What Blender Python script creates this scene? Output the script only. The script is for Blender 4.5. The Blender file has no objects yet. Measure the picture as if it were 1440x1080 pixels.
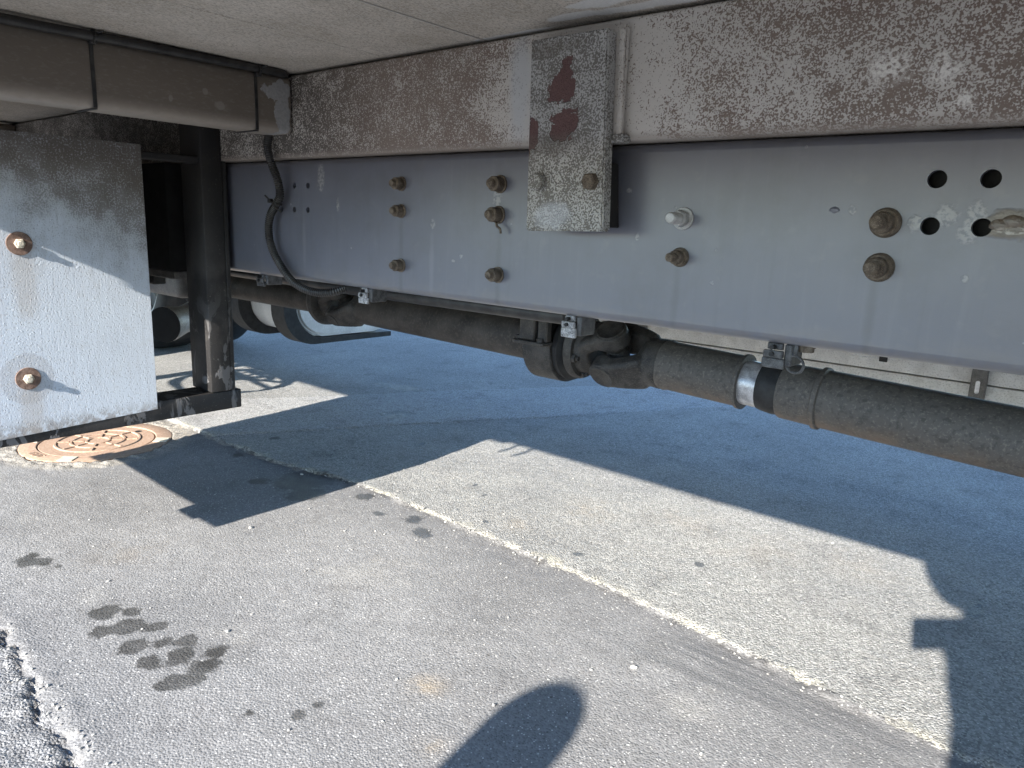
import bpy, bmesh, math, random
import numpy as np
from mathutils import Vector, Matrix, noise as mnoise

random.seed(7)
np.random.seed(7)
SC = bpy.context.scene
COL = SC.collection
H = 0.885                                   # camera height above the asphalt

# ------------------------------------------------------------------ camera
cam_d = bpy.data.cameras.new('camera')
cam = bpy.data.objects.new('camera', cam_d)
COL.objects.link(cam)
R = ((0.75919894, 0.16693784, -0.62908562),
     (0.64968777, -0.1364257, 0.7478595),
     (0.03902261, -0.97648338, -0.21203172))
cam.matrix_world = Matrix(((R[0][0], -R[0][1], -R[0][2], 0.0),
                           (R[1][0], -R[1][1], -R[1][2], 0.0),
                           (R[2][0], -R[2][1], -R[2][2], H),
                           (0, 0, 0, 1)))
cam_d.sensor_width = 36.0
cam_d.lens = 36.0 * 1025.0 / 1440.0
cam_d.clip_start = 0.01
cam_d.clip_end = 2000.0
SC.camera = cam

# ------------------------------------------------------------------ sky and sun
SUN = Vector((-0.13, 1.0, -0.478)).normalized()        # direction the light travels
ELEV = math.asin(-SUN.z)
AZ = math.atan2(-SUN.x, -SUN.y)                        # compass angle of the sun, from +Y towards +X
world = bpy.data.worlds.new('World')
SC.world = world
world.use_nodes = True
wt = world.node_tree
sky = wt.nodes.new('ShaderNodeTexSky')
sky.sky_type = 'NISHITA'
sky.sun_disc = False
sky.sun_elevation = ELEV
sky.sun_rotation = AZ
sky.air_density = 1.0
sky.dust_density = 0.1
sky.ozone_density = 4.0
bgn = wt.nodes['Background']
bgn.inputs['Strength'].default_value = 0.135
wt.links.new(sky.outputs[0], bgn.inputs['Color'])
sd = bpy.data.lights.new('sun', 'SUN')
sd.energy = 4.3
sd.angle = math.radians(0.53)
sd.color = (1.0, 0.945, 0.87)
sun = bpy.data.objects.new('sun', sd)
COL.objects.link(sun)
sun.location = (2, -15, 9)
sun.rotation_euler = SUN.to_track_quat('-Z', 'Y').to_euler()
vs = SC.view_settings
vs.view_transform = 'Standard'
vs.look = 'None'
vs.gamma = 1.0
vs.exposure = 2.0
vs.use_curve_mapping = False
SC.cycles.max_bounces = 6
SC.cycles.diffuse_bounces = 4
SC.cycles.glossy_bounces = 2

# ------------------------------------------------------------------ material helpers
class G:
    """one procedural material, small helper around its node tree"""
    def __init__(s, name, rough=0.6, metal=0.0, spec=0.4):
        s.m = bpy.data.materials.new(name)
        s.m.use_nodes = True
        s.t = s.m.node_tree
        s.b = s.t.nodes['Principled BSDF']
        s.b.inputs['Roughness'].default_value = rough
        s.b.inputs['Metallic'].default_value = metal
        s.b.inputs['Specular IOR Level'].default_value = spec
        s.geo = s.t.nodes.new('ShaderNodeNewGeometry')
        s.pos = s.geo.outputs['Position']
        s.cache = {}
    def link(s, v, sock):
        if isinstance(v, (int, float)):
            sock.default_value = v
        elif isinstance(v, (tuple, list)):
            if len(sock.default_value) == 4 and len(v) == 3:
                v = (*v, 1.0)
            sock.default_value = v
        else:
            s.t.links.new(v, sock)
    def math(s, op, a, b=0.0, c=None, clamp=False):
        n = s.t.nodes.new('ShaderNodeMath'); n.operation = op; n.use_clamp = clamp
        s.link(a, n.inputs[0]); s.link(b, n.inputs[1])
        if c is not None: s.link(c, n.inputs[2])
        return n.outputs[0]
    def vmul(s, v, k):
        n = s.t.nodes.new('ShaderNodeVectorMath'); n.operation = 'MULTIPLY'
        s.link(v, n.inputs[0]); s.link(k, n.inputs[1]); return n.outputs[0]
    def xyz(s, v=None):
        n = s.t.nodes.new('ShaderNodeSeparateXYZ'); s.link(v or s.pos, n.inputs[0]); return n.outputs
    def noise(s, scale, detail=3.0, rough=0.55, vec=None, dist=0.0):
        key = (scale, detail, rough, dist) if vec is None else None
        if key and key in s.cache: return s.cache[key]
        n = s.t.nodes.new('ShaderNodeTexNoise')
        n.inputs['Scale'].default_value = scale; n.inputs['Detail'].default_value = detail
        n.inputs['Roughness'].default_value = rough; n.inputs['Distortion'].default_value = dist
        s.link(vec or s.pos, n.inputs['Vector'])
        if key: s.cache[key] = n.outputs['Fac']
        return n.outputs['Fac']
    def vor(s, scale, vec=None, out='Distance', feature='F1', rnd=1.0):
        n = s.t.nodes.new('ShaderNodeTexVoronoi'); n.feature = feature
        n.inputs['Scale'].default_value = scale; n.inputs['Randomness'].default_value = rnd
        s.link(vec or s.pos, n.inputs['Vector']); return n.outputs[out]
    def step(s, v, lo, hi):
        n = s.t.nodes.new('ShaderNodeMapRange'); n.interpolation_type = 'SMOOTHSTEP'
        s.link(v, n.inputs['Value'])
        a, b, o0, o1 = (lo, hi, 0.0, 1.0) if lo <= hi else (hi, lo, 1.0, 0.0)
        s.link(a, n.inputs['From Min']); s.link(b, n.inputs['From Max'])
        n.inputs['To Min'].default_value = o0; n.inputs['To Max'].default_value = o1
        return n.outputs[0]
    def mix(s, f, a, b, blend='MIX'):
        n = s.t.nodes.new('ShaderNodeMix'); n.data_type = 'RGBA'; n.blend_type = blend
        s.link(f, n.inputs[0]); s.link(a, n.inputs[6]); s.link(b, n.inputs[7]); return n.outputs[2]
    def mul(s, a, b): return s.math('MULTIPLY', a, b)
    def add(s, a, b): return s.math('ADD', a, b)
    def blob(s, c, r, wob=0.0, nscale=20.0, soft=0.15):
        """1 inside an ellipsoid round c with radii r, its rim broken up by noise"""
        a = s.t.nodes.new('ShaderNodeVectorMath'); a.operation = 'SUBTRACT'
        s.link(s.pos, a.inputs[0]); a.inputs[1].default_value = c
        b = s.vmul(a.outputs[0], tuple(1.0 / q for q in r))
        l = s.t.nodes.new('ShaderNodeVectorMath'); l.operation = 'LENGTH'
        s.link(b, l.inputs[0])
        d = l.outputs['Value']
        if wob:
            d = s.add(d, s.mul(s.math('SUBTRACT', s.noise(nscale, 2.0), 0.5), wob * 2))
        return s.step(d, 1.0 + soft, 1.0 - soft)
    def attr(s, name):
        n = s.t.nodes.new('ShaderNodeAttribute'); n.attribute_name = name; return n.outputs['Fac']
    def rand(s):
        return s.t.nodes.new('ShaderNodeObjectInfo').outputs['Random']
    def bump(s, h, dist=0.002, strength=1.0, normal=None):
        n = s.t.nodes.new('ShaderNodeBump')
        n.inputs['Distance'].default_value = dist; n.inputs['Strength'].default_value = strength
        s.link(h, n.inputs['Height'])
        if normal is not None: s.link(normal, n.inputs['Normal'])
        return n.outputs[0]
    def out(s, col, rough=None, normal=None, metal=None):
        s.link(col, s.b.inputs['Base Color'])
        if rough is not None: s.link(rough, s.b.inputs['Roughness'])
        if normal is not None: s.link(normal, s.b.inputs['Normal'])
        if metal is not None: s.link(metal, s.b.inputs['Metallic'])
        return s.m

def maxm(g, ms):
    r = ms[0]
    for q in ms[1:]: r = g.math('MAXIMUM', r, q)
    return r

MT = {}

# asphalt ------------------------------------------------------------
g = G('asphalt', 0.85, 0, 0.3)
seam, left, strip, stain, rust, man, mark = [g.attr(n) for n in ('seam', 'left', 'strip', 'stain', 'tint', 'man', 'mark')]
n_big = g.noise(1.7, 3); n_mid = g.noise(15, 4, 0.6); n_f = g.noise(300, 2, 0.6)
def vnode(scale):
    n = g.t.nodes.new('ShaderNodeTexVoronoi'); n.inputs['Scale'].default_value = scale
    g.link(g.pos, n.inputs['Vector']); return n.outputs['Distance'], g.xyz(n.outputs['Color'])
vd, vsep = vnode(210); big, bigc = vnode(55)
w0 = g.math('SUBTRACT', g.noise(45, 4, 0.65), 0.5)
wob = g.mul(w0, 0.055)
sw = g.add(seam, wob); lw = g.add(left, wob)
m_far = g.step(sw, -0.002, 0.003)
m_left = g.step(lw, -0.003, 0.004)
m_strip = g.step(g.add(strip, wob), -0.006, 0.012)
patch = g.mix(g.step(n_big, 0.3, 0.7), (0.175, 0.172, 0.169), (0.225, 0.222, 0.218))
patch = g.mix(g.mul(g.step(n_mid, 0.5, 0.72), 0.6), patch, (0.165, 0.160, 0.157))
far = g.mix(g.step(n_big, 0.35, 0.65), (0.245, 0.241, 0.228), (0.29, 0.285, 0.266))
far = g.mix(g.mul(g.step(n_mid, 0.52, 0.75), 0.5), far, (0.215, 0.21, 0.205))
base = g.mix(m_far, patch, far)
base = g.mix(m_left, base, (0.205, 0.203, 0.20))
base = g.mix(g.mul(m_strip, 0.7), base, (0.34, 0.337, 0.33))
# raw pale crumbled edge along the joint, dark dirt at its foot
ragw = g.math('SUBTRACT', n_mid, 0.42)
edge = g.mul(g.step(sw, -0.003, 0.002), g.step(g.add(seam, g.mul(ragw, -0.16)), 0.012, 0.0))
base = g.mix(g.mul(edge, g.mul(g.step(g.noise(9, 3), 0.34, 0.62), 0.7)), base, (0.385, 0.365, 0.30))
groove = g.mul(g.step(sw, -0.024, -0.004), g.step(sw, 0.001, -0.003))
base = g.mix(g.mul(groove, g.step(n_mid, 0.40, 0.62)), base, (0.075, 0.072, 0.07))
shoulder = g.mul(g.step(sw, -0.24, -0.02), g.step(sw, 0.0, -0.01))
base = g.mix(g.mul(shoulder, 0.33), base, (0.12, 0.118, 0.118))
base = g.mix(g.mul(g.mul(g.step(lw, -0.05, -0.008), g.step(lw, 0.004, -0.006)), g.mul(g.step(n_mid, 0.4, 0.6), 0.3)), base, (0.30, 0.29, 0.27))
smd = g.mul(g.step(g.noise(6.5, 5, 0.68), 0.52, 0.70), 0.42)
base = g.mix(smd, base, (0.125, 0.121, 0.117))
base = g.mix(g.mul(g.step(g.noise(3.1, 4, 0.6), 0.56, 0.72), 0.35), base, (0.33, 0.315, 0.285))
# every stone its own tone
tone = g.add(0.62, g.mul(vsep[2], 0.76))
tn = g.t.nodes.new('ShaderNodeCombineXYZ')
for k in range(3): g.link(tone, tn.inputs[k])
amt = g.add(0.55, g.mul(g.math('MAXIMUM', m_far, m_left), 0.45))
base = g.mix(amt, base, g.mix(1.0, base, tn.outputs[0], 'MULTIPLY'))
base = g.mix(g.mul(g.step(vsep[0], 0.88, 0.92), g.mul(g.step(vd, 0.42, 0.3), 0.75)), base, (0.55, 0.54, 0.51))
base = g.mix(g.mul(g.step(vsep[1], 0.91, 0.94), g.mul(g.step(vd, 0.42, 0.3), 0.7)), base, (0.06, 0.06, 0.06))
base = g.mix(g.mul(g.mul(g.step(bigc[0], 0.93, 0.95), g.step(big, 0.20, 0.14)), 0.7), base, (0.5, 0.49, 0.46))
base = g.mix(g.mul(g.mul(g.step(bigc[1], 0.95, 0.96), g.step(g.add(big, g.mul(w0, 0.4)), 0.16, 0.08)), 0.8), base, (0.05, 0.048, 0.045))
# oil, rust bloom, tyre scrub
st = g.add(stain, g.add(g.mul(w0, 1.3), g.mul(g.math('SUBTRACT', n_mid, 0.5), 1.5)))
m_st = g.step(st, 0.16, -0.22)
base = g.mix(g.mul(m_st, g.add(0.38, g.mul(n_mid, 0.8))), base, (0.036, 0.034, 0.031))
m_mk = g.mul(mark, g.step(g.noise(30, 4, 0.6, g.vmul(g.pos, (0.10, 1.5, 1))), 0.44, 0.60))
base = g.mix(g.mul(m_mk, 0.65), base, (0.095, 0.095, 0.097))
base = g.mix(g.mul(g.mul(rust, g.step(n_mid, 0.35, 0.6)), 0.5), base, (0.37, 0.29, 0.19))
base = g.mix(g.mul(g.step(man, 0.06, 0.0), g.step(n_f, 0.42, 0.55)), base, (0.34, 0.31, 0.26))
gran = g.add(n_f, g.math('SUBTRACT', 0.7, g.mul(vd, 1.1)))
rgh = g.add(0.5, g.mul(g.math('MAXIMUM', g.step(seam, -.01, .01), g.step(left, -.01, .01)), 0.6))
gran = g.mul(gran, rgh)
nrm = g.bump(gran, 0.0024, 1.0)
MT['asphalt'] = g.out(base, g.math('SUBTRACT', 0.88, g.mul(m_st, 0.35)), nrm)

# blue grey chassis paint -----------------------------------------------
g = G('rail_paint', 0.42, 0, 0.5)
n1 = g.noise(3.0, 4); n2 = g.noise(40, 4)
streak = g.noise(9, 4, 0.6, g.vmul(g.pos, (5.0, 1.0, 0.35)))
base = g.mix(n1, (0.106, 0.113, 0.145), (0.124, 0.131, 0.162))
base = g.mix(g.mul(g.step(streak, 0.52, 0.74), 0.16), base, (0.20, 0.21, 0.225))
base = g.mix(g.mul(g.step(streak, 0.46, 0.28), 0.22), base, (0.07, 0.078, 0.095))
base = g.mix(g.mul(g.step(n2, 0.55, 0.75), 0.22), base, (0.20, 0.20, 0.20))
base = g.mix(g.mul(g.step(g.noise(7, 5, 0.65), 0.46, 0.68), 0.35), base, (0.075, 0.078, 0.088))
lowd = g.mul(g.step(g.xyz()[2], H - 0.105, H - 0.142), g.step(g.noise(26, 4, 0.6, g.vmul(g.pos, (0.6, 1, 2))), 0.3, 0.65))
base = g.mix(g.mul(lowd, 0.4), base, (0.20, 0.18, 0.155))
runs = []
for bx, z0 in ((-1.15, 0.0), (-1.15, -0.095), (-0.885, 0.005), (-0.885, -0.095), (-0.527, -0.045), (-0.252, -0.04), (-1.06, -0.03), (-1.49, 0.0)):
    runs.append(g.blob((bx, 1.0, H + z0 - 0.05), (0.0055, 0.2, 0.055), 0.5, 40, 0.75))
base = g.mix(g.mul(maxm(g, runs[:6]), 0.38), base, (0.055, 0.06, 0.07))
base = g.mix(g.mul(maxm(g, runs[6:]), 0.30), base, (0.24, 0.25, 0.27))
chips = []
for c, r in (((-1.058, 1.0, H - 0.002), (0.006, .1, 0.009)), ((-0.893, 1, H + 0.047), (0.009, .1, 0.014)), ((-1.42, 1, H + 0.09), (0.011, .1, 0.028)),
             ((-0.185, 1, H + 0.032), (0.012, .1, 0.012)), ((-0.215, 1, H + 0.022), (0.008, .1, 0.010)), ((-0.155, 1, H + 0.030), (0.010, .1, 0.016)),
             ((-0.16, 1, H + 0.012), (0.010, .1, 0.012)), ((-0.29, 1, H + 0.037), (0.004, .1, 0.006)), ((-0.155, 1, H - 0.04), (0.004, .1, 0.004)),
             ((-1.36, 1, H + 0.03), (0.004, .1, 0.014)), ((-0.60, 1, H - 0.01), (0.003, .1, 0.005)), ((-0.62, 1, H + 0.06), (0.004, .1, 0.004)),
             ((-0.47, 1, H - 0.07), (0.003, .1, 0.003)), ((-0.98, 1, H - 0.06), (0.004, .1, 0.004)), ((-1.0, 1, H - 0.07), (0.004, .1, 0.003))):
    chips.append(g.blob(c, r, 0.8, 140, 0.35))
chipm = maxm(g, chips)
vch = g.xyz(g.vor(26, out='Color')); vdd = g.vor(26)
tiny = g.mul(g.step(vch[0], 0.62, 0.66), g.step(g.math('SUBTRACT', g.add(vdd, g.mul(g.math('SUBTRACT', n2, 0.5), 0.10)), g.mul(vch[1], 0.07)), 0.025, 0.0))
chipm = g.math('MAXIMUM', chipm, tiny)
base = g.mix(g.mul(chipm, g.step(g.noise(160, 3), 0.38, 0.55)), base, (0.25, 0.255, 0.265))
brown = g.blob((-0.118, 1.0, H + 0.023), (0.030, 0.1, 0.016), 0.4, 60, 0.15)
base = g.mix(brown, base, g.mix(g.noise(90, 4), (0.04, 0.03, 0.02), (0.17, 0.13, 0.09)))
hi = g.blob((-0.115, 1.0, H + 0.016), (0.018, 0.1, 0.004), 0.5, 80, 0.2)
base = g.mix(g.mul(hi, g.step(g.noise(110, 3), 0.42, 0.6)), base, (0.38, 0.35, 0.31))
top = g.step(g.xyz()[2], H + 0.085, H + 0.132)  # upper rail darkened in colour: shade below the overhanging beam
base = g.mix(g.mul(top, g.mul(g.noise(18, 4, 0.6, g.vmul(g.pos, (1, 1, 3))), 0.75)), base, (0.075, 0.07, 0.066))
hb = g.add(g.mul(g.noise(500, 2), 0.12), g.add(g.mul(chipm, g.mul(g.noise(160, 3), 0.9)), g.mul(brown, g.mul(g.noise(110, 3), 4))))
g.b.inputs['Coat Weight'].default_value = 0.7; g.b.inputs['Coat Roughness'].default_value = 0.3; g.b.inputs['Coat IOR'].default_value = 1.6
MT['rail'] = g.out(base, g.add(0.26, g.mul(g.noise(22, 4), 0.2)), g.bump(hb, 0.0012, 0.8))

# speckled, corroding galvanised steel of the subframe --------------------
g = G('corroded_steel', 0.72, 0, 0.3)
fine = g.noise(400, 2.0, 0.5); fine2 = g.noise(190, 3, 0.6); mid = g.noise(22, 4); big = g.noise(4, 3)
x = g.xyz()[0]
lightness = g.mul(g.step(x, -0.98, -0.72), 0.07)                 # cleaner zinc either side of the welded plate
lightness = g.math('SUBTRACT', lightness, g.mul(g.step(x, -0.62, -0.2), 0.028))
lightness = g.add(lightness, g.mul(g.blob((-0.72, 0.985, H + 0.21), (0.15, 0.2, 0.2), 0.5, 14, 0.5), 0.10))
v = g.add(g.mul(fine, 0.62), g.add(g.mul(fine2, 0.38), g.add(lightness, g.mul(g.math('SUBTRACT', mid, 0.5), 0.28))))
zinc = g.step(v, 0.515, 0.575)
rustc = g.mix(big, (0.185, 0.145, 0.120), (0.275, 0.22, 0.185))
rustc = g.mix(g.mul(g.step(g.noise(9, 4), 0.5, 0.7), 0.6), rustc, (0.20, 0.142, 0.122))
rustc = g.mix(g.step(x, -1.1, -1.5), rustc, (0.10, 0.088, 0.078))
zc = g.mix(g.step(x, -1.0, -0.75), (0.52, 0.48, 0.435), (0.57, 0.54, 0.50))
base = g.mix(zinc, rustc, zc)
sp = maxm(g, [g.blob((-0.262, 0.985, H + 0.197), (0.020, 0.2, 0.016), 0.9, 60, 0.6), g.blob((-0.205, 0.985, H + 0.188), (0.016, 0.2, 0.014), 0.9, 70, 0.6),
              g.blob((-0.18, 0.985, H + 0.155), (0.010, 0.2, 0.008), 0.9, 70, 0.6)])
base = g.mix(g.mul(sp, g.mul(g.step(fine2, 0.34, 0.56), 0.95)), base, (0.80, 0.77, 0.72))
weld = maxm(g, [g.blob((-0.825, 0.985, H + 0.22), (0.022, 0.2, 0.085), 0.4, 25, 0.5)])
base = g.mix(g.mul(weld, 0.7), base, (0.50, 0.52, 0.54))
lip = g.step(g.xyz()[2], H + 0.145, H + 0.132)
base = g.mix(g.mul(lip, 0.6), base, (0.27, 0.23, 0.20))
hb = g.add(g.mul(zinc, 0.5), g.mul(g.noise(60, 4), 0.8))
MT['subframe'] = g.out(base, g.add(0.6, g.mul(zinc, 0.1)), g.bump(hb, 0.001, 0.8))

# the bolted plate: zinc grey, dark pitting, red primer showing -----------
g = G('zinc_plate', 0.68, 0, 0.35)
fine = g.noise(360, 2.5, 0.55); mid = g.noise(28, 4); big = g.noise(8, 3)
v = g.add(g.mul(fine, 0.8), g.mul(mid, 0.30))
pit = g.step(v, 0.565, 0.51)
base = g.mix(big, (0.38, 0.375, 0.36), (0.46, 0.455, 0.44))
base = g.mix(g.mul(pit, 0.88), base, (0.13, 0.12, 0.105))
prim = []
for c, r in (((-0.715, 0.965, H + 0.222), (0.013, .1, 0.030)), ((-0.731, 0.965, H + 0.202), (0.017, .1, 0.018)), ((-0.712, 0.965, H + 0.205), (0.015, .1, 0.022)),
             ((-0.716, 0.965, H + 0.163), (0.026, .1, 0.013)), ((-0.722, 0.965, H + 0.143), (0.020, .1, 0.017)), ((-0.705, 0.965, H + 0.152), (0.013, .1, 0.020)),
             ((-0.775, 0.965, H + 0.142), (0.014, .1, 0.024)), ((-0.786, 0.965, H + 0.122), (0.011, .1, 0.014))):
    prim.append(g.blob((c[0] + .011, c[1], c[2]), r, 0.75, 95, 0.05))
pm = maxm(g, prim)
base = g.mix(pm, base, g.mix(g.noise(130, 3), (0.10, 0.055, 0.052), (0.17, 0.098, 0.092)))
dirt = maxm(g, [g.blob((-0.735, 0.965, H + 0.265), (0.05, .1, 0.012), 0.8, 30, 0.5), g.blob((-0.73, 0.965, H + 0.125), (0.07, .1, 0.018), 0.8, 30, 0.5),
                g.blob((-0.79, 0.965, H + 0.06), (0.02, .1, 0.03), 0.8, 30, 0.5)])
base = g.mix(g.mul(dirt, 0.5), base, (0.13, 0.115, 0.095))
blue = g.blob((-0.715, 0.965, H + 0.018), (0.035, .1, 0.02), 0.5, 30, 0.3)
base = g.mix(g.mul(blue, 0.6), base, (0.50, 0.52, 0.56))
hb = g.add(g.mul(pm, -1.6), g.add(g.mul(pit, -0.7), g.mul(mid, 0.8)))
MT['zinc_plate'] = g.out(base, 0.66, g.bump(hb, 0.0012, 0.9))

# deck underside -----------------------------------------------------------
g = G('deck_sheet', 0.8, 0, 0.25)
grain = g.noise(60, 4, 0.65, g.vmul(g.pos, (3.0, 0.5, 1.0))); fine = g.noise(380, 3, 0.65, g.vmul(g.pos, (1.4, 0.6, 1))); big = g.step(g.noise(5, 5, 0.65), 0.3, 0.7)
base = g.mix(big, (0.40, 0.355, 0.30), (0.56, 0.51, 0.45))
base = g.mix(g.mul(g.step(grain, 0.40, 0.7), 0.45), base, (0.46, 0.44, 0.41))
base = g.mix(g.mul(g.step(fine, 0.50, 0.40), 0.7), base, (0.20, 0.182, 0.16))
base = g.mix(g.mul(g.step(fine, 0.56, 0.66), 0.55), base, (0.66, 0.62, 0.56))
yy = g.xyz()[1]
drip = maxm(g, [g.blob((-0.70, 0.945, H + .308), (0.055, 0.016, .1), 0.5, 30, 0.12), g.blob((-0.60, 0.955, H + .308), (0.09, 0.014, .1), 0.6, 35, 0.12),
                g.blob((-0.635, 0.91, H + .308), (0.05, 0.02, .1), 0.6, 40, 0.12), g.blob((-0.85, 0.978, H + .308), (0.10, 0.007, .1), 0.6, 40, 0.2),
                g.blob((-0.66, 0.87, H + .308), (0.012, 0.010, .1), 0.6, 40, 0.12), g.blob((-0.3, 0.965, H + .308), (0.3, 0.014, .1), 0.6, 40, 0.12)])
base = g.mix(g.mul(drip, 0.85), base, g.mix(fine, (0.50, 0.50, 0.50), (0.72, 0.72, 0.71)))
MT['deck'] = g.out(base, 0.82, g.bump(g.add(g.mul(fine, 0.5), g.mul(grain, 0.6)), 0.0006, 0.5))
g = G('deck_lip', 0.7)
MT['deck_lip'] = g.out(g.mix(g.noise(40, 4), (0.40, 0.38, 0.35), (0.52, 0.49, 0.46)))

# cross member -------------------------------------------------------------
g = G('taupe_paint', 0.55, 0, 0.4)
n1 = g.noise(5, 4); fine = g.noise(200, 3, 0.6, g.vmul(g.pos, (1, 0.4, 1.2)))
base = g.mix(n1, (0.138, 0.116, 0.095), (0.178, 0.152, 0.126))
base = g.mix(g.mul(g.step(fine, 0.5, 0.7), 0.35), base, (0.25, 0.225, 0.195))
lo = g.step(g.xyz()[2], H + 0.206, H + 0.184)
base = g.mix(g.mul(lo, 0.75), base, g.mix(g.noise(70, 4), (0.27, 0.235, 0.20), (0.37, 0.33, 0.285)))
pt = maxm(g, [g.blob((-1.48, 0.935, H + 0.262), (0.2, 0.034, 0.022), 0.75, 55, 0.05), g.blob((-1.48, 0.945, H + 0.220), (0.2, 0.022, 0.05), 0.75, 55, 0.05)])
base = g.mix(pt, base, g.mix(g.noise(190, 3), (0.22, 0.22, 0.22), (0.40, 0.40, 0.40)))
sc = maxm(g, [g.blob((-1.48, 0.80, H + 0.215), (0.2, 0.010, 0.008), 0.6, 60, 0.2), g.blob((-1.48, 0.70, H + 0.215), (0.2, 0.004, 0.006), 0.6, 60, 0.2), g.blob((-1.48, 0.77, H + 0.238), (0.2, 0.006, 0.006), 0.6, 60, 0.2)])
base = g.mix(g.mul(sc, 0.6), base, (0.27, 0.255, 0.23))
MT['taupe'] = g.out(base, 0.58, g.bump(g.add(fine, g.mul(pt, 1.2)), 0.0006, 0.6))

# end plate of the box: pale weathered aluminium sheet -----------------------
g = G('weathered_sheet', 0.55, 0.0, 0.5)
yz = g.xyz(); y, z = yz[1], yz[2]
fine = g.noise(260, 2.5, 0.6); mid = g.noise(30, 4); big = g.noise(5, 4)
strk = g.noise(30, 4, 0.6, g.vmul(g.pos, (1, 3.2, 0.3)))
base = g.mix(big, (0.46, 0.50, 0.55), (0.55, 0.60, 0.66))
base = g.mix(g.mul(g.step(strk, 0.48, 0.66), 0.45), base, (0.40, 0.43, 0.47))
base = g.mix(g.mul(g.step(mid, 0.55, 0.75), 0.35), base, (0.38, 0.39, 0.40))
# grime thick at the top and at the inner top corner
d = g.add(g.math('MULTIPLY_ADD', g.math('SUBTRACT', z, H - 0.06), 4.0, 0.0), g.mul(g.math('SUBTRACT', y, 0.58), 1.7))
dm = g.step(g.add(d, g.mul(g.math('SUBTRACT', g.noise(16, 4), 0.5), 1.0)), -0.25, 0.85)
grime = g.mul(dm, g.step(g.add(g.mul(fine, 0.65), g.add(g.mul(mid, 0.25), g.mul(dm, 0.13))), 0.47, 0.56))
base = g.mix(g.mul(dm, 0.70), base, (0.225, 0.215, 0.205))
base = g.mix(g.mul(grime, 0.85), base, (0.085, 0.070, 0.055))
pitd = g.step(fine, 0.41, 0.35)
base = g.mix(g.mul(pitd, 0.5), base, (0.22, 0.22, 0.23))
low = g.step(g.add(z, g.mul(mid, 0.03)), H - 0.435, H - 0.470)
base = g.mix(g.mul(low, g.step(g.noise(50, 4), 0.36, 0.56)), base, (0.27, 0.265, 0.265))
redge = g.step(g.add(z, g.mul(mid, 0.035)), H - 0.468, H - 0.492)
base = g.mix(g.mul(redge, 0.75), base, (0.19, 0.125, 0.08))
for cy, cz in ((0.516, -0.078), (0.505, -0.366)):
    ring = g.blob((-1.8, cy - 0.002, H + cz), (0.2, 0.052, 0.056), 0.12, 20, 0.06)
    base = g.mix(g.mul(ring, 0.45 if cz < -0.2 else 0.12), base, (0.33, 0.33, 0.34))
    run = g.blob((-1.8, cy, H + cz - 0.075), (0.2, 0.022, 0.085), 0.4, 20, 0.5)
    base = g.mix(g.mul(run, 0.40), base, (0.35, 0.31, 0.27))
hb = g.add(g.mul(pitd, -1.0), g.add(g.mul(fine, 0.7), g.add(g.mul(grime, 0.5), g.mul(g.step(g.noise(150, 2), 0.62, 0.7), 1.0))))
MT['sheet'] = g.out(base, 0.6, g.bump(hb, 0.0009, 0.7))

# black frames ---------------------------------------------------------------
g = G('scuffed_black', 0.55, 0, 0.4)
n1 = g.noise(18, 5, 0.6); fine = g.noise(180, 3)
z = g.xyz()[2]
base = g.mix(n1, (0.010, 0.010, 0.011), (0.030, 0.028, 0.027))
sc = g.mul(g.step(g.noise(14, 5, 0.6, g.vmul(g.pos, (1, 1.6, 0.7)), 1.0), 0.54, 0.58), g.step(z, H - 0.15, H - 0.42))
base = g.mix(g.mul(sc, 0.8), base, (0.17, 0.165, 0.165))
base = g.mix(g.mul(g.step(fine, 0.62, 0.74), 0.5), base, (0.13, 0.12, 0.11))
dust = g.mul(g.step(g.noise(9, 4), 0.45, 0.65), 0.4)
base = g.mix(g.mul(dust, g.step(z, H + 0.0, H - 0.2)), base, (0.09, 0.082, 0.075))
MT['black_frame'] = g.out(base, 0.58, g.bump(g.add(fine, g.mul(sc, 1.5)), 0.0008, 0.7))

def simple(name, c0, c1, scale=30, rough=0.6, metal=0.0, spec=0.4, fine=0.0, bumpd=0.0, fc=None):
    g = G(name, rough, metal, spec)
    base = g.mix(g.step(g.noise(scale, 4), 0.32, 0.68), c0, c1)
    f = g.noise(scale * 9, 3, 0.6)
    if fine:
        base = g.mix(g.mul(g.step(f, 0.50, 0.66), fine), base, fc or tuple(min(1, q * 2.0) for q in c1))
    nrm = g.bump(f, bumpd, 0.8) if bumpd else None
    MT[name] = g.out(base, rough, nrm)
    return MT[name]

simple('rusty_bolt', (0.065, 0.050, 0.038), (0.165, 0.135, 0.105), 90, 0.7, 0.1, 0.3, 0.5, 0.0008)
simple('zinc_bolt', (0.30, 0.30, 0.30), (0.42, 0.42, 0.42), 90, 0.45, 0.4, 0.5, 0.3, 0.0004)
simple('rust_washer', (0.09, 0.055, 0.042), (0.20, 0.135, 0.105), 120, 0.75, 0.0, 0.3, 0.5, 0.0008)
simple('clip_zinc', (0.10, 0.10, 0.105), (0.52, 0.52, 0.53), 130, 0.45, 0.35, 0.5, 0.8, 0.002)
simple('clip_dark', (0.045, 0.045, 0.047), (0.11, 0.11, 0.112), 90, 0.55, 0.1, 0.4, 0.4, 0.001)
simple('rubber', (0.012, 0.012, 0.013), (0.026, 0.026, 0.027), 40, 0.6, 0, 0.4, 0.15, 0.0004)
simple('hose_plastic', (0.014, 0.014, 0.015), (0.038, 0.037, 0.036), 40, 0.42, 0, 0.45, 0.15, 0.0)
simple('cast_iron', (0.020, 0.019, 0.019), (0.058, 0.053, 0.049), 34, 0.55, 0.0, 0.4, 0.5, 0.0022, (0.10, 0.088, 0.075))
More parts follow.
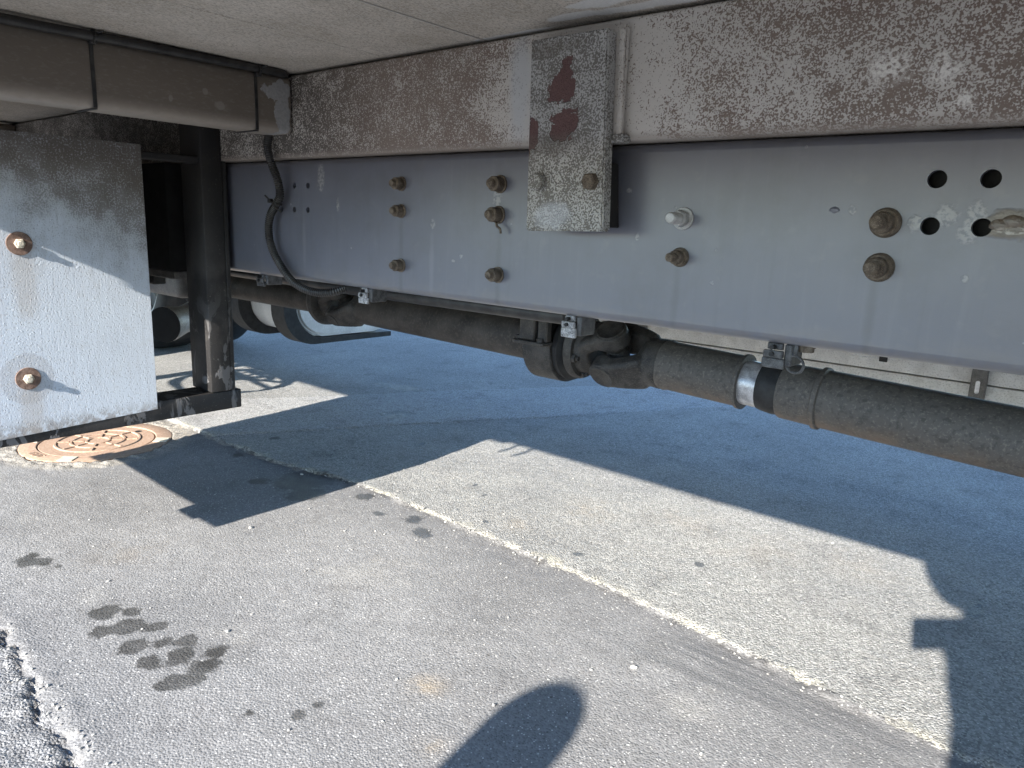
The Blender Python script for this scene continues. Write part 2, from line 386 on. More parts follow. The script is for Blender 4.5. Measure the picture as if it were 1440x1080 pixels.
simple('dark_steel', (0.010, 0.010, 0.011), (0.026, 0.025, 0.025), 20, 0.6, 0, 0.35, 0.25, 0.0006)
simple('tank_alu', (0.50, 0.51, 0.52), (0.62, 0.63, 0.64), 12, 0.38, 0.35, 0.5, 0.15, 0.0002)
simple('exhaust_steel', (0.20, 0.175, 0.15), (0.33, 0.30, 0.265), 24, 0.5, 0.2, 0.4, 0.3, 0.0006)
simple('soot', (0.004, 0.004, 0.004), (0.009, 0.009, 0.009), 30, 0.9)
simple('grey_paint', (0.10, 0.10, 0.105), (0.16, 0.155, 0.15), 24, 0.6, 0, 0.35, 0.3, 0.0006)
simple('bright_sleeve', (0.30, 0.30, 0.32), (0.55, 0.55, 0.57), 60, 0.35, 0.5, 0.5, 0.3, 0.0004)
simple('guard_alu', (0.62, 0.605, 0.585), (0.76, 0.745, 0.725), 22, 0.6, 0.0, 0.4, 0.6, 0.0005, (0.42, 0.405, 0.385))
simple('guard_strap', (0.10, 0.095, 0.09), (0.17, 0.16, 0.15), 50, 0.55, 0.1, 0.4, 0.3, 0.0004)
simple('body_white', (0.55, 0.56, 0.57), (0.66, 0.67, 0.68), 3, 0.4, 0, 0.5)
simple('rim_steel', (0.45, 0.45, 0.44), (0.58, 0.58, 0.57), 18, 0.45, 0.3, 0.5, 0.2)
simple('shadow_post_paint', (0.45, 0.33, 0.03), (0.55, 0.40, 0.04), 10, 0.5, 0, 0.5, 0.2, 0.0004, (0.2, 0.15, 0.05))
simple('phone_black', (0.015, 0.015, 0.017), (0.02, 0.02, 0.022), 30, 0.3, 0, 0.5)
simple('jacket', (0.035, 0.042, 0.060), (0.055, 0.062, 0.085), 20, 0.85, 0, 0.2, 0.2, 0.001)
simple('skin', (0.45, 0.27, 0.19), (0.52, 0.33, 0.24), 30, 0.55, 0, 0.4)
simple('hair', (0.025, 0.018, 0.012), (0.05, 0.035, 0.025), 60, 0.6, 0, 0.4)
simple('eye_white', (0.7, 0.68, 0.66), (0.75, 0.74, 0.72), 60, 0.3)
simple('pebble', (0.22, 0.21, 0.20), (0.42, 0.41, 0.38), 50, 0.8, 0, 0.3, 0.4, 0.0008)

# prop shaft: grey brown, browner below
g = G('shaft_steel', 0.6, 0, 0.35)
n1 = g.noise(9, 4); f1 = g.noise(210, 3, 0.6); f2 = g.noise(95, 3)
base = g.mix(n1, (0.075, 0.068, 0.062), (0.115, 0.104, 0.094))
base = g.mix(g.mul(g.step(f2, 0.50, 0.64), 0.6), base, (0.048, 0.045, 0.043))
base = g.mix(g.mul(g.step(f1, 0.52, 0.68), 0.55), base, (0.19, 0.168, 0.148))
nz = g.xyz(g.geo.outputs['Normal'])[2]
brown_low = g.mul(g.step(nz, -0.1, -0.95), g.step(g.noise(16, 4), 0.3, 0.7))
base = g.mix(g.mul(brown_low, 0.6), base, (0.20, 0.135, 0.092))       # browner on faces turned downwards
MT['shaft'] = g.out(base, 0.62, g.bump(g.add(f1, g.mul(f2, 0.6)), 0.0008, 0.6))

simple('shaft_shaded', (0.030, 0.027, 0.025), (0.060, 0.053, 0.048), 16, 0.6, 0, 0.35, 0.45, 0.0008, (0.10, 0.086, 0.074))  # darker copy of the shaft colour: under-truck shade painted on the left sections
# rusted manhole iron
g = G('manhole_iron', 0.75, 0, 0.3)
n1 = g.noise(12, 4); f1 = g.noise(120, 4, 0.6)
base = g.mix(n1, (0.30, 0.195, 0.135), (0.38, 0.265, 0.195))
base = g.mix(g.mul(g.step(f1, 0.48, 0.66), 0.6), base, (0.45, 0.36, 0.27))
base = g.mix(g.mul(g.step(f1, 0.42, 0.3), 0.6), base, (0.14, 0.09, 0.065))
MT['manhole'] = g.out(base, 0.78, g.bump(f1, 0.0012, 0.8))
simple('manhole_lug', (0.42, 0.38, 0.30), (0.52, 0.47, 0.38), 40, 0.8, 0, 0.3, 0.3, 0.001)

# ------------------------------------------------------------------ mesh helpers
def Z(p): return Vector((p[0], p[1], p[2] + H))

def box(bm, x0, x1, y0, y1, z0, z1, bev=0.0, seg=2):
    b2 = bmesh.new()
    bmesh.ops.create_cube(b2, size=1.0)
    for v in b2.verts:
        v.co = Vector((x0 + (v.co.x + .5) * (x1 - x0), y0 + (v.co.y + .5) * (y1 - y0), z0 + (v.co.z + .5) * (z1 - z0) + H))
    if bev: bmesh.ops.bevel(b2, geom=b2.edges[:] , offset=bev, segments=seg, affect='EDGES', profile=0.5)
    merge(bm, b2)

def merge(bm, b2, mi=None):
    me = bpy.data.meshes.new('tmp'); b2.to_mesh(me); b2.free()
    n = len(bm.faces)
    bm.from_mesh(me); bpy.data.meshes.remove(me)
    if mi is not None:
        bm.faces.ensure_lookup_table()
        for f in bm.faces[n:]: f.material_index = mi

def frame(d):
    d = Vector(d).normalized()
    a = Vector((0, 0, 1)) if abs(d.z) < 0.9 else Vector((1, 0, 0))
    u = d.cross(a).normalized(); return u, d.cross(u).normalized(), d

def lathe(bm, p0, d, prof, seg=24, mi=0, raw=False, close=False):
    """revolve (t, r) pairs round the axis p0 + t d"""
    u, w, d = frame(d); p0 = Vector(p0) if raw else Z(p0)
    rings = []
    for t, r in prof:
        if r < 1e-6: rings.append([bm.verts.new(p0 + d * t)])
        else: rings.append([bm.verts.new(p0 + d * t + (u * math.cos(k * 2 * math.pi / seg) + w * math.sin(k * 2 * math.pi / seg)) * r) for k in range(seg)])
    if close: rings.append(rings[0])
    for a, b in zip(rings[:-1], rings[1:]):
        for k in range(seg):
            k2 = (k + 1) % seg
            vs_ = [a[k % len(a)], a[k2 % len(a)], b[k2 % len(b)], b[k % len(b)]]
            uq = []
            for v in vs_:
                if v not in uq: uq.append(v)
            if len(uq) > 2:
                try: bm.faces.new(uq).material_index = mi
                except ValueError: pass

def cyl(bm, p0, p1, r0, r1=None, seg=20, mi=0, raw=False):
    d = Vector(p1) - Vector(p0); L = d.length
    r1 = r0 if r1 is None else r1
    lathe(bm, p0, d, [(0, 0), (0, r0), (L, r1), (L, 0)], seg, mi, raw)

def smooth_path(pts, n=10):
    pts = [Vector(p) for p in pts]; out = []
    P = [pts[0] * 2 - pts[1]] + pts + [pts[-1] * 2 - pts[-2]]
    for i in range(1, len(P) - 2):
        for k in range(n):
            t = k / n; a, b, c, d = P[i - 1], P[i], P[i + 1], P[i + 2]
            out.append(0.5 * ((2 * b) + (c - a) * t + (2 * a - 5 * b + 4 * c - d) * t * t + (3 * b - a - 3 * c + d) * t ** 3))
    out.append(pts[-1]); return out

def tube(bm, pts, r, seg=10, mi=0, raw=False, cap=True):
    pts = [Vector(p) if raw else Z(p) for p in pts]
    n = len(pts); rs = r if isinstance(r, (list, tuple)) else [r] * n
    t0 = (pts[1] - pts[0]).normalized(); u = frame(t0)[0]
    rings = []
    for i, p in enumerate(pts):
        t = (pts[min(i + 1, n - 1)] - pts[max(i - 1, 0)]).normalized()
        u = (u - t * u.dot(t)).normalized(); w = t.cross(u)
        rings.append([bm.verts.new(p + (u * math.cos(k * 2 * math.pi / seg) + w * math.sin(k * 2 * math.pi / seg)) * rs[i]) for k in range(seg)])
    for a, b in zip(rings[:-1], rings[1:]):
        for k in range(seg):
            bm.faces.new((a[k], a[(k + 1) % seg], b[(k + 1) % seg], b[k])).material_index = mi
    if cap:
        bm.faces.new(list(reversed(rings[0]))).material_index = mi
        bm.faces.new(rings[-1]).material_index = mi

def prism(bm, poly, axis, a0, a1, bev=0.0):
    """polygon extruded along an axis; poly in the other two coordinates (kept in xyz order)"""
    def mk(p, a):
        if axis == 0: return Z((a, p[0], p[1]))
        if axis == 1: return Z((p[0], a, p[1]))
        return Z((p[0], p[1], a))
    b2 = bmesh.new()
    A = [b2.verts.new(mk(p, a0)) for p in poly]; B = [b2.verts.new(mk(p, a1)) for p in poly]
    n = len(poly)
    b2.faces.new(A); b2.faces.new(list(reversed(B)))
    for k in range(n): b2.faces.new((A[k], B[k], B[(k + 1) % n], A[(k + 1) % n]))
    if bev: bmesh.ops.bevel(b2, geom=b2.edges[:], offset=bev, segments=2, affect='EDGES')
    merge(bm, b2)

def obj(name, bm, mat, parent=None, label=None, angle=38, flip=True):
    if flip: bmesh.ops.recalc_face_normals(bm, faces=bm.faces[:])
    me = bpy.data.meshes.new(name)
    lo = Vector((1e9,) * 3); hi_ = Vector((-1e9,) * 3)
    for v in bm.verts:
        for k in range(3):
            lo[k] = min(lo[k], v.co[k]); hi_[k] = max(hi_[k], v.co[k])
    c = (lo + hi_) / 2
    for v in bm.verts: v.co -= c
    bm.to_mesh(me); bm.free()
    for f in me.polygons: f.use_smooth = True
    me.set_sharp_from_angle(angle=math.radians(angle))
    for m in (mat if isinstance(mat, (list, tuple)) else [mat]): me.materials.append(MT[m])
    o = bpy.data.objects.new(name, me); COL.objects.link(o)
    o.location = c
    if parent: adopt(o, parent)
    if label: o['label'] = label
    return o

WL = {}
def adopt(o, parent):
    """parent, keeping the world position (parents carry only a location)"""
    p = Vector(parent.location); q = parent.parent
    while q: p += q.location; q = q.parent
    o.parent = parent; o.location = Vector(o.location) - p

def clone(src, parent, loc, name=None, rot=None):
    o = src.copy(); COL.objects.link(o)
    if name: o.name = name
    o.parent = None; o.location = loc
    if rot: o.rotation_euler = rot
    if parent: adopt(o, parent)
    return o

def thing(name, loc, label, cat, group=None):
    o = bpy.data.objects.new(name, None); COL.objects.link(o)
    o.location = loc; o.empty_display_size = 0.2
    o['label'] = label; o['category'] = cat
    if group: o['group'] = group
    return o

def tag(o, label, cat, group=None):
    o['label'] = label; o['category'] = cat
    if group: o['group'] = group
    return o

def B(): return bmesh.new()

# ------------------------------------------------------------------ the ground
def vnoise(x, y, cell, seed):
    rs = np.random.RandomState(seed); T = rs.rand(256, 256)
    u = x / cell; v = y / cell; i = np.floor(u).astype(int); j = np.floor(v).astype(int)
    fu = u - i; fv = v - j; fu = fu * fu * (3 - 2 * fu); fv = fv * fv * (3 - 2 * fv)
    a = T[i % 256, j % 256]; b = T[(i + 1) % 256, j % 256]; c = T[i % 256, (j + 1) % 256]; d = T[(i + 1) % 256, (j + 1) % 256]
    return (a * (1 - fu) + b * fu) * (1 - fv) + (c * (1 - fu) + d * fu) * fv - 0.5

def axis_pts(a, b, stp, far):
    core = list(np.arange(a, b, stp)); out = []; p = a; s = stp
    while p > -far: s *= 1.35; p -= s; out.append(p)
    up = []; p = core[-1]; s = stp
    while p < far: s *= 1.35; p += s; up.append(p)
    return np.array(list(reversed(out)) + core + up)

MAN = (-2.985, 1.05)
xs = axis_pts(-3.7, 0.35, 0.0075, 400.0); ys = axis_pts(0.22, 2.75, 0.0075, 400.0)
Xg, Yg = np.meshgrid(xs, ys, indexing='ij')
sx = np.interp(Xg, [-400, -4, -2.3, -1.89, -0.876, -0.5, -0.11, 1, 400], [1.35, 1.35, 1.40, 1.475, 1.462, 1.43, 1.387, 1.35, 1.35])
a_seam = Yg - sx
a_left = np.interp(Xg, [-400, -1.68, -1.17, 400], [0.395, 0.372, 0.342, 0.29]) - Yg
nx_, ny_ = 0.868, -0.496                              # the old trench strip runs at an angle
dA = (Xg + 2.68) * nx_ + (Yg - 2.72) * ny_; dB = (Xg + 2.49) * nx_ + (Yg - 1.835) * ny_
a_strip = np.minimum(dA, -dB)
a_strip = np.where(Yg > sx, a_strip, -0.5)
stains = [(-2.03, 0.525, .035, .026), (-2.00, 0.552, .025, .022), (-2.06, 0.545, .022, .016), (-1.95, 0.57, .012, .010),
          (-1.64, 0.56, .033, .036), (-1.60, 0.60, .024, .022), (-1.56, 0.525, .026, .026), (-1.54, 0.575, .034, .030), (-1.50, 0.61, .020, .022),
          (-1.46, 0.545, .026, .034), (-1.43, 0.59, .026, .032), (-1.40, 0.63, .020, .024), (-1.38, 0.545, .030, .024), (-1.36, 0.60, .030, .032),
          (-1.32, 0.65, .024, .030), (-1.29, 0.62, .030, .034), (-1.29, 0.54, .024, .030), (-1.27, 0.575, .022, .030),
          (-1.10, 0.60, .016, .014), (-1.03, 0.66, .018, .016), (-1.03, 0.70, .014, .014),
          (-1.95, 1.30, .05, .07), (-2.06, 1.36, .10, .10), (-2.16, 1.25, .035, .035), (-1.80, 1.42, .05, .05), (-1.55, 1.41, .04, .045), (-1.46, 1.36, .05, .04),
          (-1.66, 1.36, .03, .02), (-2.55, 1.55, .03, .03), (-2.47, 1.35, .04, .03), (-2.10, 1.93, .02, .04), (-0.17, 2.02, .03, .09), (-2.95, 2.55, .25, .1), (-2.5, 2.15, .08, .12),
          (-1.62, 1.75, .012, .02), (-1.05, 1.56, .018, .018), (-0.78, 1.75, .02, .02), (-1.38, 1.54, .016, .014), (-1.53, 1.7, .012, .03)]
a_st = np.full(Xg.shape, 9.0)
for k, (cx, cy, rx, ry) in enumerate(stains):
    fade = 0.30 if k in (3, 10, 18, 19, 20) or k >= 24 else 0.0
    d = np.sqrt(((Xg - cx) / rx) ** 2 + ((Yg - cy) / ry) ** 2) - 1.0 + fade
    a_st = np.minimum(a_st, np.clip(d, -1, 9))
a_tint = np.zeros(Xg.shape)
for cx, cy, r, k in ((-0.925, 0.875, .035, 1.0), (-0.80, 0.77, .025, .5), (-1.9, .72, .10, .22), (-1.2, 1.85, .10, .35), (-0.95, 2.0, .12, .3), (-0.7, 1.95, .14, .25), (-0.45, 2.05, .1, .25), (-1.3, 1.6, .05, .4)):
    a_tint = np.maximum(a_tint, k * np.exp(-((Xg - cx) ** 2 + (Yg - cy) ** 2) / r ** 2 * 1.2))
a_man = np.abs(np.hypot(Xg - MAN[0], Yg - MAN[1]) - 0.285) - 0.02
sst = lambda v, a, b: np.clip((v - a) / (b - a), 0, 1) ** 2 * (3 - 2 * np.clip((v - a) / (b - a), 0, 1))
a_mark = sst(Xg, -0.80, -0.55) * sst(Xg, 0.0, -0.2) * sst(Yg, 1.24, 1.29) * sst(Yg, 1.425, 1.40)
n3 = vnoise(Xg, Yg, 0.03, 3); n1c = vnoise(Xg, Yg, 0.012, 4)
hgt = 0.006 * vnoise(Xg, Yg, 0.55, 1) + 0.003 * vnoise(Xg, Yg, 0.12, 2) + 0.0012 * n3
rag = a_seam + 0.030 * n3 + 0.016 * n1c
hgt += 0.0065 * sst(rag, -0.006, 0.006) * (0.6 + 0.8 * (vnoise(Xg, Yg, 0.2, 9) + .5)) + sst(a_seam, 0, .02) * 0.0020 * n1c
ragl = a_left + 0.034 * n3 + 0.014 * n1c
hgt -= 0.014 * np.exp(-(ragl / 0.006) ** 2) * (0.6 + 1.2 * (vnoise(Xg, Yg, 0.06, 12) + .2))
hgt += sst(ragl, -0.002, 0.008) * (0.0045 * n1c + 0.003 * n3)
hgt += 0.003 * np.exp(-((a_left + 0.03) / 0.025) ** 2) * (n3 + .5)
hgt += 0.005 * sst(a_strip + 0.02 * n3, -0.01, 0.01)
rm = np.hypot(Xg - MAN[0], Yg - MAN[1])
ringm = sst(rm, 0.36, 0.30) * sst(rm, 0.24, 0.27)
hgt = hgt * sst(rm, 0.24, 0.34) + ringm * (0.010 * n1c + 0.006 * n3)
hgt -= 0.05 * sst(rm, 0.262, 0.25)
fade = sst(np.abs(Xg + 1.7), 8, 3) * sst(np.abs(Yg - 1.5), 8, 3)
hgt *= fade
nx, ny = Xg.shape
co = np.stack([Xg, Yg, hgt], -1).reshape(-1, 3)
idx = np.arange(nx * ny).reshape(nx, ny)
quads = np.stack([idx[:-1, :-1], idx[1:, :-1], idx[1:, 1:], idx[:-1, 1:]], -1).reshape(-1, 4)
me = bpy.data.meshes.new('ground')
me.vertices.add(len(co)); me.vertices.foreach_set('co', co.ravel().astype(np.float32))
me.loops.add(quads.size); me.loops.foreach_set('vertex_index', quads.ravel().astype(np.int32))
me.polygons.add(len(quads)); me.polygons.foreach_set('loop_start', np.arange(0, quads.size, 4, dtype=np.int32))
me.polygons.foreach_set('use_smooth', np.ones(len(quads), dtype=bool))
for nm, arr in (('seam', a_seam), ('left', a_left), ('strip', a_strip), ('stain', a_st), ('tint', a_tint), ('man', a_man), ('mark', a_mark)):
    at = me.attributes.new(nm, 'FLOAT', 'POINT'); at.data.foreach_set('value', arr.ravel().astype(np.float32))
me.update(); me.validate()
me.materials.append(MT['asphalt'])
ground = bpy.data.objects.new('ground', me); COL.objects.link(ground); ground['kind'] = 'structure'

def ghgt(x, y):
    i = int(np.clip(np.searchsorted(xs, x), 0, nx - 1)); j = int(np.clip(np.searchsorted(ys, y), 0, ny - 1)); return float(hgt[i, j])

# loose grit: uncountable, one object
gb = B()
for k in range(420):
    if k < 170: x, y = random.uniform(-2.2, -0.3), random.uniform(0.36, 2.2)
    elif k < 300:
        x = random.uniform(-2.2, 0.1); y = float(np.interp(x, [-2.3, -1.89, -0.876, -0.11, 0.2], [1.40, 1.475, 1.462, 1.387, 1.37])) + random.gauss(0, 0.014)
    else: x = random.uniform(-1.75, -1.1); y = 0.36 + random.gauss(0, 0.018)
    r = random.uniform(0.0012, 0.0036) * (1.7 if random.random() < 0.06 else 1)
    b2 = bmesh.new(); bmesh.ops.create_icosphere(b2, subdivisions=1, radius=r)
    sc_ = Vector((random.uniform(.8, 1.5), random.uniform(.7, 1.2), random.uniform(.5, .9)))
    rot = Matrix.Rotation(random.uniform(0, 6.28), 3, 'Z')
    for v in b2.verts:
        v.co = rot @ Vector((v.co.x * sc_.x, v.co.y * sc_.y, v.co.z * sc_.z)) * random.uniform(.85, 1.15) + Vector((x, y, ghgt(x, y) + r * 0.45))
    merge(gb, b2)
grit = obj('loose_grit', gb, 'pebble'); grit['kind'] = 'stuff'
grit['label'] = 'fine loose grit scattered over the asphalt'; grit['category'] = 'grit'

# ------------------------------------------------------------------ manhole cover
mh = thing('manhole_cover', (MAN[0], MAN[1], 0), 'round rusty iron manhole cover with raised rings, half in shadow below the storage box', 'manhole cover')
o3 = (MAN[0], MAN[1], 0)
b = B(); lathe(b, o3, (0, 0, 1), [(-.05, .262), (.001, .262), (.0025, .259), (.0025, .206), (.0, .2035), (-.012, .2025), (-.05, .2025)], 72, raw=True, close=True); obj('rim', b, 'manhole', mh)
b = B(); lathe(b, o3, (0, 0, 1), [(-.03, 0), (-.03, .2), (-.002, .2), (.0005, .197), (.0005, 0)], 72, raw=True); lid = obj('lid', b, 'manhole', mh)
for r in (0.145, 0.092, 0.040):
    b = B(); lathe(b, o3, (0, 0, 1), [(.0, r - .005), (.0045, r - .0035), (.0045, r + .0035), (.0, r + .005)], 64, raw=True); obj('raised_ring', b, 'manhole', lid)
def radial_box(bm, ang, r0, r1, w, z0, z1):
    c, s = math.cos(ang), math.sin(ang); b2 = bmesh.new(); bmesh.ops.create_cube(b2, size=1)
    for v in b2.verts:
        r = r0 + (v.co.x + .5) * (r1 - r0); t = v.co.y * w
        v.co = Vector((MAN[0] + r * c - t * s, MAN[1] + r * s + t * c, z0 + (v.co.z + .5) * (z1 - z0)))
    merge(bm, b2)
for k in range(8):
    b = B(); a = k * math.pi / 4 + 0.25
    radial_box(b, a, .048 if k % 2 else .05, .085, .008, 0, .005); radial_box(b, a, .1, .138, .008, 0, .005)
    obj('rib', b, 'manhole', lid)
for a in (0.85, 2.45, 4.0, 5.5):
    b = B(); radial_box(b, a, .209, .257, .05, 0.001, .006); obj('lug', b, 'manhole_lug', mh)
b = B(); cyl(b, (MAN[0] - .03, MAN[1] + .165, .0007), (MAN[0] - .03, MAN[1] + .165, .0012), .013, raw=True); obj('lift_hole', b, 'soot', lid)
# worn cast lettering on the rim, strokes only
for a0, n in ((4.75, 6), (3.3, 3)):
    for k in range(n):
        b = B(); a = a0 + k * 0.055
        radial_box(b, a, .218, .242, .003, .002, .0045); radial_box(b, a + .018, .218 if k % 2 else .238, .223 if k % 2 else .243, .008, .002, .0045)
        if k % 3 == 0: radial_box(b, a + .036, .218, .242, .003, .002, .0045)
        obj('letter', b, 'manhole', mh)

# ------------------------------------------------------------------ the truck
TR = thing('truck', (-1.0, 1.43, 0), 'flatbed truck chassis with blue grey frame rail, corroded subframe, deck and drive shaft', 'truck')

# --- near frame rail: web with real bolt holes, rolled corners, flanges
ZB, ZT, RC = -0.1456, 0.1285, 0.013
X0, X1 = -6.2, 2.6
HOLES = [(-.2, .073, .0105), (-.146, .073, .0105), (-.2, .019, .0105), (-.147, .019, .0105)] + \
        [(x_, z_, .0068) for x_, z_ in ((-1.525, .071), (-1.471, .071), (-1.581, .017), (-1.527, .017), (-1.473, .017))]
b = B()
def loop(bm, pts): 
    vs_ = [bm.verts.new(Z(p)) for p in pts]
    return vs_, [bm.edges.new((vs_[k], vs_[(k + 1) % len(vs_)])) for k in range(len(vs_))]
edges = []
_, e = loop(b, [(X0, 1, ZB + RC), (X1, 1, ZB + RC), (X1, 1, ZT - RC), (X0, 1, ZT - RC)]); edges += e
for hx, hz, hr in HOLES:
    _, e = loop(b, [(hx + hr * math.cos(t * math.pi / 12), 1, hz + hr * math.sin(t * math.pi / 12)) for t in range(24)]); edges += e
bmesh.ops.triangle_fill(b, use_beauty=True, use_dissolve=False, edges=edges)
for hx, hz, hr in HOLES:
    A_, B_ = [], []
    for t in range(24):
        c, s = math.cos(t * math.pi / 12), math.sin(t * math.pi / 12)
        A_.append(b.verts.new(Z((hx + hr * c, 1.0, hz + hr * s)))); B_.append(b.verts.new(Z((hx + hr * c, 1.009, hz + hr * s))))
    for t in range(24): b.faces.new((A_[t], A_[(t + 1) % 24], B_[(t + 1) % 24], B_[t]))
prof = [(1.08, ZB + .009), (1.08, ZB)] + [(1 + RC - RC * math.sin(t * math.pi / 12), ZB + RC - RC * math.cos(t * math.pi / 12)) for t in range(7)]
prof2 = [(1 + RC - RC * math.cos(t * math.pi / 12), ZT - RC + RC * math.sin(t * math.pi / 12)) for t in range(7)] + [(1.08, ZT), (1.08, ZT - .009)]
for pf in (prof, prof2):
    A_ = [b.verts.new(Z((X0, p[0], p[1]))) for p in pf]; B_ = [b.verts.new(Z((X1, p[0], p[1]))) for p in pf]
    for k in range(len(pf) - 1): b.faces.new((A_[k], B_[k], B_[k + 1], A_[k + 1]))
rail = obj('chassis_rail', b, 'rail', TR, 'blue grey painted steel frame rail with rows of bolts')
b = B(); box(b, X0, X1, 1.035, 1.043, ZB + .012, ZT - .012); obj('dark_backing', b, 'dark_steel', rail)  # added dark sheet behind the web, keeps the bolt holes dark
b = B(); prism(b, [(1.86, ZB), (1.86, ZT), (1.78, ZT), (1.78, ZT - .01), (1.85, ZT - .01), (1.85, ZB + .01), (1.78, ZB + .01), (1.78, ZB)], 0, X0, X1)
obj('chassis_rail', b, 'dark_steel', TR, 'far frame rail in the dark under the deck')

# bolts on the rail
def make_bolt(kind):
    b = B(); d = (0, -1, 0); p = Vector((0, 0, 0))
    lathe(b, p, d, [(0, 0), (0, .0165), (.0028, .0165), (.0035, .0155), (.0035, .0)], 24, 0, True)               # washer
    hexr = {'rust': .0138, 'zinc': .0125, 'cone': .0132}[kind]
    L = 0; N_ = {'rust': .0215, 'zinc': .0145, 'cone': .023}[kind]
    lathe(b, p, d, [(.003, 0), (.003, hexr * .97), (.0045, hexr), (N_, hexr), (N_ + .002, hexr * .86), (N_ + .002, 0)], 6 if kind == 'zinc' else 12, 0, True)
    L = {'rust': .033, 'zinc': .042, 'cone': .046}[kind]
    prof = [(N_, .0083)]
    t = N_ + .003
    while t < L - .002:
        prof += [(t, .0083), (t + .0008, .0074)]; t += .0016
    prof += [(L - .001, .0076), (L, .0066), (L, 0)]
    lathe(b, p, d, prof, 18, 0, True)
    if kind == 'cone': lathe(b, p, d, [(.0, .0185), (.005, .018), (.009, .0155), (.009, 0)], 24, 0, True)
    bmesh.ops.recalc_face_normals(b, faces=b.faces[:])
    me = bpy.data.meshes.new('bolt'); b.to_mesh(me); b.free()
    for f in me.polygons: f.use_smooth = True
    me.set_sharp_from_angle(angle=math.radians(35))
    me.materials.append(MT['zinc_bolt' if kind == 'zinc' else 'rusty_bolt'])
    return me
BM = {k: make_bolt(k) for k in ('rust', 'zinc', 'cone')}
def put_bolt(me, parent, x, y, z, roll, s=1.0, name='bolt', label=None):
    o = bpy.data.objects.new(name, me); COL.objects.link(o); o.location = (x, y, z + H); o.rotation_euler = (0, roll, 0); o.scale = (s, s, s)
    adopt(o, parent)
    if label: o['label'] = label
    return o
for x_, z_, k, s in ((-1.150, .073, 'rust', .86), (-1.150, .020, 'rust', .84), (-1.150, -.088, 'rust', .84),
                     (-.886, .071, 'rust', .95), (-.888, .018, 'rust', .95), (-.885, -.088, 'rust', .88),
                     (-.524, .020, 'zinc', 1.0), (-.524, -.036, 'cone', .78), (-.249, .0215, 'cone', 1.0), (-.249, -.033, 'cone', .98)):
    put_bolt(BM[k], rail, x_, 1.0, z_, random.uniform(0, 3), s, label='clean zinc bolt with a long thread' if k == 'zinc' else None)
b = B(); tube(b, smooth_path([(-.884, .99, .004), (-.878, .985, -.002), (-.872, .986, -.006), (-.871, .988, -.014)], 5), .0022, 8); obj('cotter_wire', b, 'rusty_bolt', rail)
for x_, z_, r in ((-.312, .036, .005), (-.117, .026, .010), (-.13, .022, .008), (-.1, .021, .009)):
    b = B(); bmesh.ops.create_icosphere(b, subdivisions=2, radius=1)
    for v in b.verts:
        v.co *= 1 + .35 * mnoise.noise(v.co * 1.7 + Vector((x_ * 90, 0, 0)))
        v.co = Vector((x_ + v.co.x * r * 1.3, 1.0 + v.co.y * .0022, z_ + H + v.co.z * r * .8))
    obj('weld_spatter', b, 'rail', rail)


# --- perforated clips on the lower flange
def clip(x, zinc, s=1.0, drop=.034):
    t = -ZB; b = B(); y0 = 1.012
    n = 9; pts = [(0, 0), (.35, .012), (.8, -.004), (1, .0)]
    w = .028 * s
    for k, (za, zb, yo, inset) in enumerate(((0, .010, 0, .003), (.010, .021, -.006, .0), (.021, drop, -.004, -.002))):
        box(b, x - w / 2 + inset, x + w / 2 - inset, y0 + yo, y0 + yo + .006, ZB - zb, ZB - za - .0004, .0012, 1)
    for q in (.006, .0155): cyl(b, (x - .001, y0 - .010, ZB - q), (x - .001, y0 + .004, ZB - q), .0034 * s, seg=8, mi=1)
    c = obj('cable_clip', b, [zinc, 'dark_steel'], rail)
    b = B(); box(b, x + w / 2 - .001, x + w / 2 + .010, y0 + .002, y0 + .045, ZB - drop + .004, ZB - .0005, .002, 1)
    obj('cable_clip', b, 'clip_dark', rail)
clip(-1.285, 'clip_zinc', 1.0); clip(-.728, 'clip_zinc', .95, .038); clip(-.372, 'clip_dark', 1.0, .036); clip(-1.70, 'clip_dark', 1.1, .030)
# bolt head and split ring beside the right-hand clip
b = B(); lathe(b, (-.335, 1.03, ZB), (0, 0, -1), [(0, .013), (.004, .013), (.004, .011), (.010, .011), (.010, 0)], 6); obj('bolt', b, 'rusty_bolt', rail)
b = B()
cx, cy, cz = -.345, 1.02, ZB - .028
tube(b, [(cx + .0125 * math.cos(t * math.pi / 12), cy - .004 * math.sin(t * math.pi / 12), cz + .0125 * math.sin(t * math.pi / 12)) for t in range(25)], .0021, 8)
tube(b, [(cx, cy, ZB - .001), (cx, cy - .002, ZB - .015)], .0035, 8)
obj('split_ring', b, 'clip_dark', rail)

# --- subframe beam on top of the rail
b = B(); box(b, X0, X1, .972, 1.08, .1302, .3025, .006, 3)
sub = obj('subframe_beam', b, 'subframe', TR, 'corroded speckled steel subframe beam lying on the rail')
b = B(); box(b, X0, X1, 1.79, 1.875, .1302, .3025, .006, 2); obj('subframe_beam', b, 'dark_steel', TR)

